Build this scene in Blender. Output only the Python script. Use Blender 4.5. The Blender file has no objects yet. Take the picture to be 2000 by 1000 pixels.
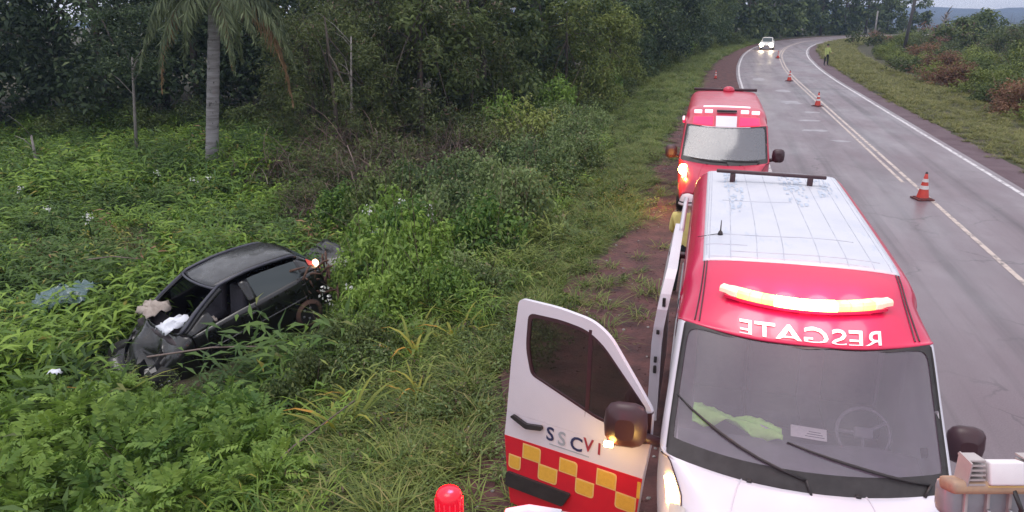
import bpy, bmesh, math, random
import numpy as np
from mathutils import Vector, Matrix, Euler
random.seed(11)
rng = np.random.default_rng(11)
R = math.radians
S = bpy.context.scene
COL = S.collection

# ------------------------------------------------------------------ camera, sky, sun, exposure
cam_d = bpy.data.cameras.new('camera')
cam = bpy.data.objects.new('camera', cam_d); COL.objects.link(cam)
cam.location = (0, 0, 4.8)
cam.rotation_euler = (R(90 - 18.4), 0, R(14.6))
cam_d.sensor_width = 36.0
cam_d.lens = 36.0 * 1455 / 2000
cam_d.clip_start = 0.05
cam_d.clip_end = 8000
S.camera = cam

SUN_EL, SUN_AZ = 80.0, 250.0          # azimuth measured clockwise from +y
world = bpy.data.worlds.new('World'); S.world = world
world.use_nodes = True
wn = world.node_tree; wn.nodes.clear()
sky_n = wn.nodes.new('ShaderNodeTexSky'); sky_n.sky_type = 'NISHITA'
sky_n.sun_disc = False
sky_n.sun_elevation = R(SUN_EL); sky_n.sun_rotation = R(SUN_AZ)
sky_n.dust_density = 3.0; sky_n.air_density = 1.0; sky_n.ozone_density = 1.0
bg = wn.nodes.new('ShaderNodeBackground'); bg.inputs['Strength'].default_value = 0.12
wo = wn.nodes.new('ShaderNodeOutputWorld')
# overcast: an even pale cloud layer over most of the clear-sky colour
veil = wn.nodes.new('ShaderNodeMix'); veil.data_type = 'RGBA'; veil.inputs[0].default_value = .72
veil.inputs[7].default_value = (7.0, 7.15, 7.6, 1)
wtc = wn.nodes.new('ShaderNodeTexCoord'); wns = wn.nodes.new('ShaderNodeTexNoise'); wns.inputs['Scale'].default_value = 2.6; wns.inputs['Detail'].default_value = 6; wns.inputs['Roughness'].default_value = .55
wmp = wn.nodes.new('ShaderNodeMapping'); wmp.inputs['Scale'].default_value = (1, 1, 2.2); wn.links.new(wtc.outputs['Generated'], wmp.inputs[0]); wn.links.new(wmp.outputs[0], wns.inputs['Vector'])
wmr = wn.nodes.new('ShaderNodeMapRange'); wmr.inputs[1].default_value = .3; wmr.inputs[2].default_value = .7; wn.links.new(wns.outputs['Fac'], wmr.inputs[0])
wcl = wn.nodes.new('ShaderNodeMix'); wcl.data_type = 'RGBA'; wn.links.new(wmr.outputs[0], wcl.inputs[0])
wcl.inputs[6].default_value = (5.0, 4.95, 5.4, 1); wcl.inputs[7].default_value = (9.4, 9.2, 9.4, 1); wn.links.new(wcl.outputs[2], veil.inputs[7])
wn.links.new(sky_n.outputs[0], veil.inputs[6]); wn.links.new(veil.outputs[2], bg.inputs[0]); wn.links.new(bg.outputs[0], wo.inputs[0])

sun_d = bpy.data.lights.new('sun', 'SUN'); sun_d.energy = 0.7; sun_d.angle = R(30); sun_d.color = (1.0, 0.96, 0.93)
sun = bpy.data.objects.new('sun', sun_d); COL.objects.link(sun)
sun.rotation_euler = (R(90 - SUN_EL), 0, R(180 - SUN_AZ))

S.view_settings.view_transform = 'Standard'; S.view_settings.look = 'None'
S.view_settings.exposure = 0.62; S.view_settings.gamma = 1.0
S.view_settings.use_curve_mapping = False
S.render.engine = 'CYCLES'
S.cycles.max_bounces = 6; S.cycles.diffuse_bounces = 3; S.cycles.glossy_bounces = 3
S.cycles.transmission_bounces = 4; S.cycles.transparent_max_bounces = 12; S.cycles.volume_bounces = 0
S.cycles.caustics_reflective = False; S.cycles.caustics_refractive = False
S.cycles.sample_clamp_indirect = 4.0

# ------------------------------------------------------------------ materials
def newmat(name):
    m = bpy.data.materials.new(name); m.use_nodes = True
    nt = m.node_tree; nt.nodes.clear()
    out = nt.nodes.new('ShaderNodeOutputMaterial')
    return m, nt, out

def mixrgb(nt, fac, a, b, mode='MIX'):
    n = nt.nodes.new('ShaderNodeMix'); n.data_type = 'RGBA'; n.blend_type = mode
    for s, v in ((0, fac), (6, a), (7, b)):
        if hasattr(v, 'is_linked'): nt.links.new(v, n.inputs[s])
        elif s == 0: n.inputs[0].default_value = v
        else: n.inputs[s].default_value = (*v[:3], 1)
    return n.outputs[2]

def noise_fac(nt, scale, detail=4, lo=.35, hi=.65, coord='Object', stretch=None, rough=.6):
    tc = nt.nodes.new('ShaderNodeTexCoord'); src = tc.outputs[coord]
    if stretch:
        mp = nt.nodes.new('ShaderNodeMapping'); mp.inputs['Scale'].default_value = stretch
        nt.links.new(src, mp.inputs[0]); src = mp.outputs[0]
    n = nt.nodes.new('ShaderNodeTexNoise'); n.inputs['Scale'].default_value = scale
    n.inputs['Detail'].default_value = detail; n.inputs['Roughness'].default_value = rough
    nt.links.new(src, n.inputs['Vector'])
    r = nt.nodes.new('ShaderNodeMapRange'); r.inputs[1].default_value = lo; r.inputs[2].default_value = hi
    nt.links.new(n.outputs['Fac'], r.inputs[0])
    return r.outputs[0]

def pmat(name, col, rough=.5, metal=0., col2=None, scale=3., rough2=None, bump=0., bscale=60., spec=.5, coat=0.):
    m, nt, out = newmat(name)
    p = nt.nodes.new('ShaderNodeBsdfPrincipled')
    if col2 is None: col2 = tuple(c * .82 for c in col)
    f = noise_fac(nt, scale)
    nt.links.new(mixrgb(nt, f, col, col2), p.inputs['Base Color'])
    p.inputs['Metallic'].default_value = metal
    p.inputs['Specular IOR Level'].default_value = spec
    p.inputs['Coat Weight'].default_value = coat; p.inputs['Coat Roughness'].default_value = .08
    if rough2 is not None:
        f2 = noise_fac(nt, scale * 1.7, 5)
        r = nt.nodes.new('ShaderNodeMapRange'); r.inputs[3].default_value = rough; r.inputs[4].default_value = rough2
        nt.links.new(f2, r.inputs[0]); nt.links.new(r.outputs[0], p.inputs['Roughness'])
    else: p.inputs['Roughness'].default_value = rough
    if bump:
        f3 = noise_fac(nt, bscale, 3, 0, 1)
        b = nt.nodes.new('ShaderNodeBump'); b.inputs['Strength'].default_value = bump; b.inputs['Distance'].default_value = .02
        nt.links.new(f3, b.inputs['Height']); nt.links.new(b.outputs[0], p.inputs['Normal'])
    nt.links.new(p.outputs[0], out.inputs[0])
    return m

def emat(name, col, strength, base=None):
    m, nt, out = newmat(name)
    p = nt.nodes.new('ShaderNodeBsdfPrincipled')
    f = noise_fac(nt, 30)
    nt.links.new(mixrgb(nt, f, base or col, tuple(c * .8 for c in (base or col))), p.inputs['Base Color'])
    p.inputs['Emission Color'].default_value = (*col, 1); p.inputs['Emission Strength'].default_value = strength
    p.inputs['Roughness'].default_value = .25
    nt.links.new(p.outputs[0], out.inputs[0])
    return m

def glassmat(name, tint=(.7, .72, .75), refl=.12, rough=.04, film=(.2, .18, .22), film_amt=0.):
    m, nt, out = newmat(name)
    tr = nt.nodes.new('ShaderNodeBsdfTransparent'); f = noise_fac(nt, 4)
    nt.links.new(mixrgb(nt, f, tint, tuple(c * .92 for c in tint)), tr.inputs[0])
    gl = nt.nodes.new('ShaderNodeBsdfGlossy'); gl.inputs['Roughness'].default_value = rough
    lw = nt.nodes.new('ShaderNodeLayerWeight'); lw.inputs[0].default_value = .35
    mr = nt.nodes.new('ShaderNodeMapRange'); mr.inputs[3].default_value = refl; mr.inputs[4].default_value = min(1, refl + .6)
    nt.links.new(lw.outputs['Fresnel'], mr.inputs[0])
    mx = nt.nodes.new('ShaderNodeMixShader')
    nt.links.new(mr.outputs[0], mx.inputs[0]); nt.links.new(tr.outputs[0], mx.inputs[1]); nt.links.new(gl.outputs[0], mx.inputs[2])
    last = mx.outputs[0]
    if film_amt:
        df = nt.nodes.new('ShaderNodeBsdfDiffuse'); df.inputs[0].default_value = (*film, 1)
        m2 = nt.nodes.new('ShaderNodeMixShader'); m2.inputs[0].default_value = film_amt
        nt.links.new(last, m2.inputs[1]); nt.links.new(df.outputs[0], m2.inputs[2]); last = m2.outputs[0]
    nt.links.new(last, out.inputs[0])
    return m

def leafmat(name, a, b, c=None, transl=.3, rough=.55, hue=.25):
    """a..b blended by the per-leaf 'tint' attribute, a few leaves in colour c"""
    m, nt, out = newmat(name)
    at = nt.nodes.new('ShaderNodeAttribute'); at.attribute_name = 'tint'
    oi = nt.nodes.new('ShaderNodeObjectInfo')
    add = nt.nodes.new('ShaderNodeMath'); add.operation = 'MULTIPLY_ADD'
    nt.links.new(oi.outputs['Random'], add.inputs[0]); add.inputs[1].default_value = hue * 2; 
    sub = nt.nodes.new('ShaderNodeMath'); sub.operation = 'SUBTRACT'; nt.links.new(at.outputs['Fac'], sub.inputs[0]); sub.inputs[1].default_value = hue
    nt.links.new(sub.outputs[0], add.inputs[2])
    cl = nt.nodes.new('ShaderNodeClamp'); nt.links.new(add.outputs[0], cl.inputs[0])
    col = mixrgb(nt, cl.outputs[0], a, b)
    if c:
        gt = nt.nodes.new('ShaderNodeMath'); gt.operation = 'GREATER_THAN'; gt.inputs[1].default_value = .93
        nt.links.new(at.outputs['Fac'], gt.inputs[0]); col = mixrgb(nt, gt.outputs[0], col, c)
    p = nt.nodes.new('ShaderNodeBsdfPrincipled'); p.inputs['Roughness'].default_value = rough
    p.inputs['Specular IOR Level'].default_value = .35
    nt.links.new(col, p.inputs['Base Color'])
    t = nt.nodes.new('ShaderNodeBsdfTranslucent'); nt.links.new(col, t.inputs[0])
    mx = nt.nodes.new('ShaderNodeMixShader'); mx.inputs[0].default_value = transl
    nt.links.new(p.outputs[0], mx.inputs[1]); nt.links.new(t.outputs[0], mx.inputs[2]); nt.links.new(mx.outputs[0], out.inputs[0])
    return m

M = {}
M['white'] = pmat('white_paint', (.7, .67, .74), .3, 0, (.63, .6, .67), 1.2, .42, coat=.3)
M['roofwhite'] = pmat('roof_white', (.72, .74, .8), .38, 0, (.6, .64, .72), 1.6, .5)
M['red'] = pmat('red_paint', (.62, .014, .085), .28, 0, (.55, .014, .075), 2., .35, coat=.4)
M['red_dull'] = pmat('red_stripe', (.6, .014, .03), .4, 0, (.52, .012, .03), 3)
M['pinkred'] = pmat('faded_red_paint', (.55, .03, .075), .33, 0, (.48, .025, .06), 2., .4, coat=.3)
M['yellow'] = pmat('yellow_reflective', (.72, .42, .06), .45, 0, (.66, .37, .05), 30)
M['yellow_edge'] = pmat('yellow_edge', (.8, .55, .2), .5)
M['black'] = pmat('black_plastic', (.022, .018, .02), .45, 0, (.035, .03, .032), 8, .6)
M['darkred_plastic'] = pmat('dark_trim', (.05, .02, .028), .4, 0, (.06, .025, .03), 6)
M['rubber'] = pmat('rubber', (.02, .02, .021), .8, 0, (.03, .028, .027), 12, bump=.2)
M['steel'] = pmat('brushed_steel', (.5, .5, .52), .35, 1., (.42, .42, .45), 8, .5)
M['greymetal'] = pmat('grey_painted_metal', (.35, .35, .38), .4, .2, (.28, .28, .31), 5)
M['dash'] = pmat('dashboard_plastic', (.17, .16, .2), .6, 0, (.13, .125, .15), 6, bump=.15)
M['seat'] = pmat('seat_fabric', (.045, .042, .055), .9, 0, (.06, .055, .07), 20, bump=.3)
M['interior'] = pmat('cab_lining', (.4, .34, .4), .8, 0, (.3, .26, .31), 4)
M['darkin'] = pmat('dark_interior', (.06, .045, .05), .8, 0, (.045, .035, .04), 4)
M['paper'] = pmat('paper', (.78, .77, .76), .8, 0, (.7, .7, .7), 25)
M['ink'] = pmat('ink_print', (.2, .2, .22), .8)
M['vest'] = pmat('hivis_yellow_green', (.5, .92, .24), .7, 0, (.42, .82, .18), 9, bump=.3, bscale=25)
M['vestgrey'] = pmat('reflective_tape', (.6, .62, .62), .4)
M['navy'] = pmat('navy_print', (.03, .035, .11), .5)
M['greyprint'] = pmat('grey_print', (.36, .4, .46), .5)
M['redprint'] = pmat('dark_red_print', (.3, .03, .05), .5)
M['whiteprint'] = pmat('white_lettering', (.85, .8, .82), .5, 0, (.8, .74, .77), 10)
M['glass'] = glassmat('window_glass', (.55, .52, .52), .06)
M['windshield'] = glassmat('windshield_glass', (.95, .88, .94), .13, .04, (.5, .36, .48), .12)  # pinkish diffuse film paints in the mauve reflection
M['amber_lit'] = emat('amber_lamp_lit', (1., .6, .14), 45.)
M['bar_lit'] = emat('light_bar_lit', (1., .4, .06), 2.6, (.8, .5, .2))
M['bar_hot'] = emat('light_bar_centre_lit', (1., .5, .12), 24., (.8, .6, .4))
M['bar_end'] = emat('light_bar_end', (1., .6, .4), .4, (.75, .6, .5))
M['red_lit'] = emat('red_lamp_lit', (1., .01, .08), 1.4, (.6, .01, .04))
M['white_lit'] = emat('white_lamp_lit', (1., .68, .76), .75)
M['head_lit'] = emat('headlamp_lit', (1., .82, .55), 60.)
M['dim_lamp'] = emat('tail_lamp_lit', (1., .62, .35), 2.5)
M['lens'] = pmat('lamp_lens', (.6, .6, .62), .1, 0, (.5, .5, .52), 5, coat=.6)
M['redlens'] = emat('red_beacon_lens', (1., .005, .03), .22, (.6, .01, .03))
M['carblack'] = pmat('black_car_paint', (.004, .004, .006), .2, 0, (.01, .009, .01), 3., .45, spec=.4, coat=.6)
M['carsilver'] = pmat('grey_blue_metal', (.05, .05, .07), .35, .3, (.07, .07, .09), 4)
M['carglass'] = glassmat('dusty_car_glass', (.12, .14, .15), .06, .1, (.1, .13, .14), .4)
M['paleglass'] = glassmat('pale_film_glass', (.6, .6, .63), .1, .1, (.36, .36, .41), .35)  # grey film colour stands in for the reflected sky
M['carwhite'] = pmat('pale_car_paint', (.62, .6, .58), .3, 0, (.55, .53, .5), 3, coat=.3)
M['brokenglass'] = glassmat('crazed_glass', (.5, .62, .62), .1, .25, (.17, .26, .27), .55)
M['airbag'] = pmat('airbag_cloth', (.72, .74, .8), .8, 0, (.6, .62, .7), 12, bump=.4, bscale=15)
M['beige'] = pmat('torn_lining', (.42, .36, .32), .9, 0, (.3, .25, .22), 8, bump=.5, bscale=12)
M['conered'] = pmat('cone_orange_red', (.62, .06, .04), .5, 0, (.5, .05, .04), 6)
M['conewhite'] = pmat('cone_white_band', (.72, .68, .68), .5, 0, (.6, .56, .56), 8)
M['conebase'] = pmat('cone_base', (.16, .03, .03), .7, 0, (.09, .03, .03), 8)
M['concrete'] = pmat('weathered_concrete', (.33, .31, .3), .9, 0, (.24, .23, .22), 5, bump=.2)
M['polewood'] = pmat('dark_pole', (.1, .09, .09), .85, 0, (.07, .065, .065), 4)
M['bark'] = pmat('bark', (.1, .08, .065), .9, 0, (.055, .045, .038), 6, bump=.5, bscale=14)
M['palebark'] = pmat('pale_bark', (.3, .27, .26), .9, 0, (.2, .18, .17), 5, bump=.4, bscale=14)
M['drystem'] = pmat('dry_stem', (.24, .18, .16), .9, 0, (.15, .11, .1), 3)
M['skin'] = pmat('skin', (.5, .32, .25), .6, 0, (.46, .29, .22), 8)
M['trousers'] = pmat('dark_trousers', (.02, .02, .026), .9, 0, (.03, .03, .036), 8)
M['hivis'] = pmat('hivis_jacket', (.5, .56, .2), .8, 0, (.42, .48, .16), 8)
M['yellowcloth'] = pmat('yellow_jacket', (.72, .6, .22), .8, 0, (.62, .5, .18), 8)
M['helmet'] = pmat('helmet_shell', (.7, .55, .57), .35, 0, (.6, .46, .48), 5)
M['orange_metal'] = pmat('orange_tan_metal', (.5, .32, .2), .5, .2, (.36, .24, .18), 14, .7)
M['fin'] = pmat('pink_grey_fin', (.5, .44, .43), .45, .1, (.42, .36, .36), 8)
M['mud'] = pmat('reddish_mud', (.13, .07, .05), .95, 0, (.08, .045, .035), 8, bump=.5)

# leaves: (dark, light, odd)
M['lf_ginger'] = leafmat('strap_leaf', (.045, .115, .016), (.26, .39, .055), (.3, .26, .05))
M['lf_ginger_dk'] = leafmat('strap_leaf_dark', (.024, .062, .016), (.12, .205, .04), (.17, .19, .05))
M['lf_yellow'] = leafmat('yellowing_leaf', (.12, .18, .03), (.42, .38, .06), (.5, .26, .04))
M['lf_pin'] = leafmat('pinnate_leaf', (.06, .14, .025), (.29, .43, .08), (.2, .26, .06))
M['lf_small'] = leafmat('small_grey_green_leaf', (.06, .105, .035), (.25, .33, .12), (.26, .24, .13))
M['lf_dark'] = leafmat('dark_forest_leaf', (.026, .046, .022), (.105, .16, .07), (.18, .22, .1))
M['lf_mid'] = leafmat('mid_green_leaf', (.045, .075, .025), (.18, .235, .07), (.2, .23, .08))
M['lf_olive'] = leafmat('yellow_green_leaf', (.075, .11, .026), (.28, .33, .08), (.24, .24, .08))
M['lf_brush'] = leafmat('brown_olive_leaf', (.042, .06, .02), (.165, .205, .065), (.15, .1, .07))
M['lf_rust'] = leafmat('rusty_leaf', (.13, .06, .042), (.36, .2, .11), (.24, .27, .09))
M['lf_grass'] = leafmat('verge_grass', (.07, .125, .026), (.25, .3, .07), (.32, .29, .11))
M['lf_drygrass'] = leafmat('olive_verge_grass', (.1, .12, .03), (.3, .29, .085), (.36, .31, .14))
M['lf_palm'] = leafmat('palm_leaflet', (.06, .085, .045), (.2, .24, .12), (.2, .2, .1))
M['lf_deadpalm'] = leafmat('dead_palm_leaflet', (.16, .1, .055), (.34, .22, .12), (.5, .2, .05))
M['lf_flower'] = leafmat('white_petal', (.75, .75, .72), (.85, .85, .82), None)
M['lf_twig'] = leafmat('purple_brown_twig', (.055, .034, .028), (.2, .135, .115), (.3, .24, .21), transl=0)

# ------------------------------------------------------------------ object helpers
def link(name, me, mats=None, parent=None, smooth=False):
    if mats is not None:
        for m in (mats if isinstance(mats, (list, tuple)) else [mats]): me.materials.append(m)
    if smooth: me.shade_smooth()
    o = bpy.data.objects.new(name, me); COL.objects.link(o)
    if parent: o.parent = parent
    return o

def thing(name, label, cat, loc=(0, 0, 0), rot=(0, 0, 0), group=None):
    o = bpy.data.objects.new(name, None); COL.objects.link(o)
    o.location = loc; o.rotation_euler = rot; o.empty_display_size = .2
    o['label'] = label; o['category'] = cat
    if group: o['group'] = group
    return o

def tag(o, label, cat, group=None):
    o['label'] = label; o['category'] = cat
    if group: o['group'] = group
    return o

class MB:
    def __init__(s): s.v = []; s.f = []; s.m = []
    def add(s, vs, fs, mi=0, T=None):
        b = len(s.v)
        s.v += [tuple(T @ Vector(v)) if T else tuple(v) for v in vs]
        s.f += [tuple(i + b for i in f) for f in fs]; s.m += [mi] * len(fs)
        return s
    def box(s, c, d, rot=None, mi=0, bev=0.):
        bm = bmesh.new(); bmesh.ops.create_cube(bm, size=1)
        for v in bm.verts: v.co = Vector((v.co.x * d[0], v.co.y * d[1], v.co.z * d[2]))
        if bev: bmesh.ops.bevel(bm, geom=bm.edges[:], offset=bev, segments=2, affect='EDGES', profile=.6)
        T = Matrix.Translation(Vector(c)) @ (Euler(rot).to_matrix().to_4x4() if rot else Matrix())
        bm.verts.index_update()
        s.add([v.co.copy() for v in bm.verts], [[v.index for v in f.verts] for f in bm.faces], mi, T); bm.free()
        return s
    def tube(s, pts, r, n=8, mi=0, caps=True):
        pts = [Vector(p) for p in pts]; rs = r if isinstance(r, (list, tuple)) else [r] * len(pts)
        vs = []; fs = []
        for i, p in enumerate(pts):
            d = (pts[min(i + 1, len(pts) - 1)] - pts[max(i - 1, 0)]).normalized()
            a = Vector((0, 0, 1)) if abs(d.z) < .9 else Vector((1, 0, 0))
            x = d.cross(a).normalized(); y = d.cross(x)
            for k in range(n):
                t = 2 * math.pi * k / n; vs.append(p + (x * math.cos(t) + y * math.sin(t)) * rs[i])
        for i in range(len(pts) - 1):
            for k in range(n):
                a = i * n + k; b = i * n + (k + 1) % n; fs.append((a, b, b + n, a + n))
        if caps: fs.append(tuple(range(n))[::-1]); fs.append(tuple((len(pts) - 1) * n + k for k in range(n)))
        return s.add(vs, fs, mi)
    def lathe(s, prof, n=20, mi=0, T=None, cap=True):
        vs = []; fs = []
        for r, z in prof:
            for k in range(n):
                t = 2 * math.pi * k / n; vs.append((r * math.cos(t), r * math.sin(t), z))
        for i in range(len(prof) - 1):
            for k in range(n):
                a = i * n + k; b = i * n + (k + 1) % n; fs.append((a, b, b + n, a + n))
        if cap: fs.append(tuple(range(n))[::-1]); fs.append(tuple((len(prof) - 1) * n + k for k in range(n)))
        return s.add(vs, fs, mi, T)
    def grid(s, P, mi=0, flip=False):
        P = np.asarray(P); n, m = P.shape[:2]
        fs = []
        for i in range(n - 1):
            for j in range(m - 1):
                q = (i * m + j, i * m + j + 1, (i + 1) * m + j + 1, (i + 1) * m + j)
                fs.append(q[::-1] if flip else q)
        return s.add([tuple(p) for p in P.reshape(-1, 3)], fs, mi)
    def prism(s, poly, thick, mapf, mi=0):
        """poly: 2-D outline, mapf(a,b,depth)->3-D point; front at depth 0, back at -thick"""
        n = len(poly); vs = [mapf(a, b, 0) for a, b in poly] + [mapf(a, b, -thick) for a, b in poly]
        fs = [tuple(range(n)), tuple(range(n, 2 * n))[::-1]] + [(i, n + i, n + (i + 1) % n, (i + 1) % n) for i in range(n)]
        return s.add(vs, fs, mi)
    def ring(s, outer, inner, thick, mapf, mi=0):
        n = len(outer)
        vs = [mapf(a, b, 0) for a, b in outer] + [mapf(a, b, 0) for a, b in inner] + [mapf(a, b, -thick) for a, b in outer] + [mapf(a, b, -thick) for a, b in inner]
        fs = []
        for i in range(n):
            j = (i + 1) % n
            fs += [(i, j, n + j, n + i), (2 * n + j, 2 * n + i, 3 * n + i, 3 * n + j), (i, 2 * n + i, 2 * n + j, j), (n + i, n + j, 3 * n + j, 3 * n + i)]
        return s.add(vs, fs, mi)
    def mesh(s, name):
        me = bpy.data.meshes.new(name); me.from_pydata(s.v, [], s.f)
        if any(s.m): me.polygons.foreach_set('material_index', s.m)
        me.validate(); me.update(); return me
    def build(s, name, mats, parent=None, smooth=False, solid=0., sharp=None):
        me = s.mesh(name)
        if smooth and sharp: 
            me.shade_smooth(); me.set_sharp_from_angle(angle=R(sharp))
        o = link(name, me, mats, parent, smooth and not sharp)
        if solid:
            md = o.modifiers.new('thickness', 'SOLIDIFY'); md.thickness = solid; md.offset = -1
        return o

def round_poly(pts, r, seg=4):
    """round the corners of a 2-D polygon"""
    out = []; n = len(pts)
    for i in range(n):
        p = Vector(pts[i]); a = (Vector(pts[i - 1]) - p); b = (Vector(pts[(i + 1) % n]) - p)
        rr = r[i] if isinstance(r, (list, tuple)) else r
        k = min(rr, a.length * .45, b.length * .45)
        p0 = p + a.normalized() * k; p1 = p + b.normalized() * k
        for j in range(seg + 1):
            t = j / seg; out.append(tuple(p0 * (1 - t) ** 2 + p * 2 * t * (1 - t) + p1 * t * t))
    return out

def copy_tree(o, parent=None, loc=None, rot=None, scl=None):
    c = o.copy(); COL.objects.link(c)
    if parent: c.parent = parent
    if loc is not None: c.location = loc
    if rot is not None: c.rotation_euler = rot
    if scl is not None: c.scale = scl
    for ch in list(o.children): copy_tree(ch, c)
    return c

class Loft:
    """symmetric lofted body: half profiles (centre -> sill) at stations along +y"""
    def __init__(s, st, sc=(1, 1, 1), off=(0, 0, 0)):
        H = np.array(st, float) * np.array(sc) + np.array(off)
        L = H[:, :0:-1].copy(); L[:, :, 0] *= -1
        s.P = np.concatenate([L, H], 1); s.K = H.shape[1] - 1; s.N = len(st)
    @staticmethod
    def cr(t): return np.array([-.5 * t + t * t - .5 * t ** 3, 1 - 2.5 * t * t + 1.5 * t ** 3, .5 * t + 2 * t * t - 1.5 * t ** 3, -.5 * t * t + .5 * t ** 3])
    def ev(s, u, v, off=0.):
        def raw(u, v):
            i = int(min(max(math.floor(u), 0), s.N - 2)); w = v + s.K
            j = int(min(max(math.floor(w), 0), 2 * s.K - 1))
            iu = [min(max(i + d, 0), s.N - 1) for d in (-1, 0, 1, 2)]; jv = [min(max(j + d, 0), 2 * s.K) for d in (-1, 0, 1, 2)]
            return np.einsum('a,b,abc->c', s.cr(u - i), s.cr(w - j), s.P[np.ix_(iu, jv)])
        p = raw(u, v)
        if off:
            e = .02
            du = raw(min(u + e, s.N - 1), v) - raw(max(u - e, 0), v); dv = raw(u, min(v + e, s.K)) - raw(u, max(v - e, -s.K))
            n = np.cross(dv, du); p = p + n / (np.linalg.norm(n) + 1e-9) * off
        return p
    def patch(s, mb, u0, u1, nu, v0, v1, nv, off=0., mi=0):
        P = [[s.ev(u, v, off) for v in np.linspace(v0, v1, nv + 1)] for u in np.linspace(u0, u1, nu + 1)]
        return mb.grid(P, mi)

def text_mesh(txt, size, bold=.02):
    c = bpy.data.curves.new('lettering', 'FONT'); c.body = txt; c.size = size; c.resolution_u = 3; c.offset = size * bold
    o = bpy.data.objects.new('lettering', c); COL.objects.link(o)
    dg = bpy.context.evaluated_depsgraph_get(); dg.update()
    me = bpy.data.meshes.new_from_object(o.evaluated_get(dg)); COL.objects.unlink(o); bpy.data.objects.remove(o)
    return me

def quads(name, V, Q, tint, mat):
    me = bpy.data.meshes.new(name); n = len(Q)
    me.vertices.add(len(V)); me.vertices.foreach_set('co', np.asarray(V, np.float32).ravel())
    me.loops.add(n * 4); me.loops.foreach_set('vertex_index', np.asarray(Q, np.int32).ravel())
    me.polygons.add(n); me.polygons.foreach_set('loop_start', np.arange(0, n * 4, 4, dtype=np.int32))
    a = me.attributes.new('tint', 'FLOAT', 'FACE'); a.data.foreach_set('value', np.asarray(tint, np.float32))
    me.update(calc_edges=True); me.materials.append(mat)
    return me

# ------------------------------------------------------------------ leaf geometry (numpy)
def nrm(a): return a / (np.linalg.norm(a, axis=-1, keepdims=True) + 1e-9)

def leaf_quads(c, ax, up, L, W, fold=.18):
    """folded rhombic leaves at c along ax"""
    n = len(c); ax = nrm(ax); sd = nrm(np.cross(ax, up)); nn = np.cross(sd, ax)
    L = np.broadcast_to(np.asarray(L, float), (n,))[:, None]; W = np.broadcast_to(np.asarray(W, float), (n,))[:, None]
    b = c; t = c + ax * L - nn * L * fold
    l = c + ax * L * .42 + sd * W * .5 + nn * W * fold; r = c + ax * L * .42 - sd * W * .5 + nn * W * fold
    V = np.stack([b, r, t, l], 1).reshape(-1, 3); Q = np.arange(4 * n).reshape(n, 4)
    return V, Q

def straps(n, L, W, base_r, lean=(.15, .9), droop=.5, seg=4, seed=0, az=None, jit=.35):
    g = np.random.default_rng(seed)
    az = g.uniform(0, 2 * np.pi, n) if az is None else az
    br = base_r * np.sqrt(g.uniform(0, 1, n)); ba = g.uniform(0, 2 * np.pi, n)
    ln = L * g.uniform(1 - jit, 1 + jit, n); le = g.uniform(*lean, n); dr = droop * g.uniform(.5, 1.4, n)
    d = np.stack([np.cos(az), np.sin(az), np.zeros(n)], 1); s = np.stack([-np.sin(az), np.cos(az), np.zeros(n)], 1)
    base = np.stack([br * np.cos(ba), br * np.sin(ba), np.zeros(n)], 1)
    V = []; prof = np.interp(np.linspace(0, 1, seg + 1), [0, .3, .65, 1], [.55, 1, .8, .04])
    for k in range(seg + 1):
        t = k / seg
        hor = ln * (le * t + dr * .6 * t * t); ver = ln * (t - dr * .75 * t * t * t) * np.sqrt(np.maximum(.1, 1 - (le * .6) ** 2))
        p = base + d * hor[:, None]; p[:, 2] += ver
        w = W * prof[k] * g.uniform(.8, 1.2, n)[:, None] * .5
        V.append(p - s * w); V.append(p + s * w)
    V = np.stack(V, 1)                                  # n, 2(seg+1), 3
    Q = np.array([[2 * k, 2 * k + 1, 2 * k + 3, 2 * k + 2] for k in range(seg)])
    Q = (Q[None] + (np.arange(n) * 2 * (seg + 1))[:, None, None]).reshape(-1, 4)
    tint = np.repeat(g.uniform(0, .92, n), seg) + np.tile(np.linspace(-.12, .12, seg), n)
    odd = np.repeat(g.uniform(0, 1, n) > .95, seg); tint[odd] = 1.
    return V.reshape(-1, 3), Q, np.clip(tint, 0, 1)

def merge(parts):
    V = []; Q = []; T = []; b = 0
    for v, q, t in parts:
        V.append(v); Q.append(q + b); T.append(t); b += len(v)
    return np.concatenate(V), np.concatenate(Q), np.concatenate(T)

def leaf_cloud(centers, radii, per, L, W, seed, updir=.6, droop=.2, flat=.8, odd=.05):
    """clumps of leaves: outward and upward facing, each clump with its own tone"""
    g = np.random.default_rng(seed); n = len(centers) * per
    ci = np.repeat(np.arange(len(centers)), per)
    off = nrm(g.normal(size=(n, 3))) * (g.uniform(0, 1, n) ** .5)[:, None]
    off[:, 2] *= flat
    c = centers[ci] + off * radii[ci][:, None]
    up = nrm(off + np.array([0, 0, updir]) + g.normal(size=(n, 3)) * .45)
    ax = g.normal(size=(n, 3)); ax[:, 2] -= droop; ax = ax - up * np.sum(ax * up, 1, keepdims=True)
    V, Q = leaf_quads(c, ax, up, L * g.uniform(.6, 1.35, n), W * g.uniform(.6, 1.35, n))
    tint = np.clip(g.uniform(.15, .75, len(centers))[ci] + g.normal(0, .16, n) , 0, .92)
    tint[g.uniform(0, 1, n) < odd] = 1.
    return V, Q, tint

def crown_mesh(name, mat, rx, rz, z0, clumps, per, L, W, seed, shell=.5, low=0., rc=.34):
    g = np.random.default_rng(seed)
    d = nrm(g.normal(size=(clumps, 3))); rad = g.uniform(shell, 1.0, clumps) ** .7
    c = d * rad[:, None] * np.array([rx, rx, rz]); c[:, 2] += z0 + rz * .9
    c[:, 2] = np.maximum(c[:, 2], low)
    rr = rx * rc * g.uniform(.55, 1.25, clumps)
    V, Q, T = leaf_cloud(c, rr, per, L, W, seed + 1)
    return quads(name, V, Q, T, mat), c

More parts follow.
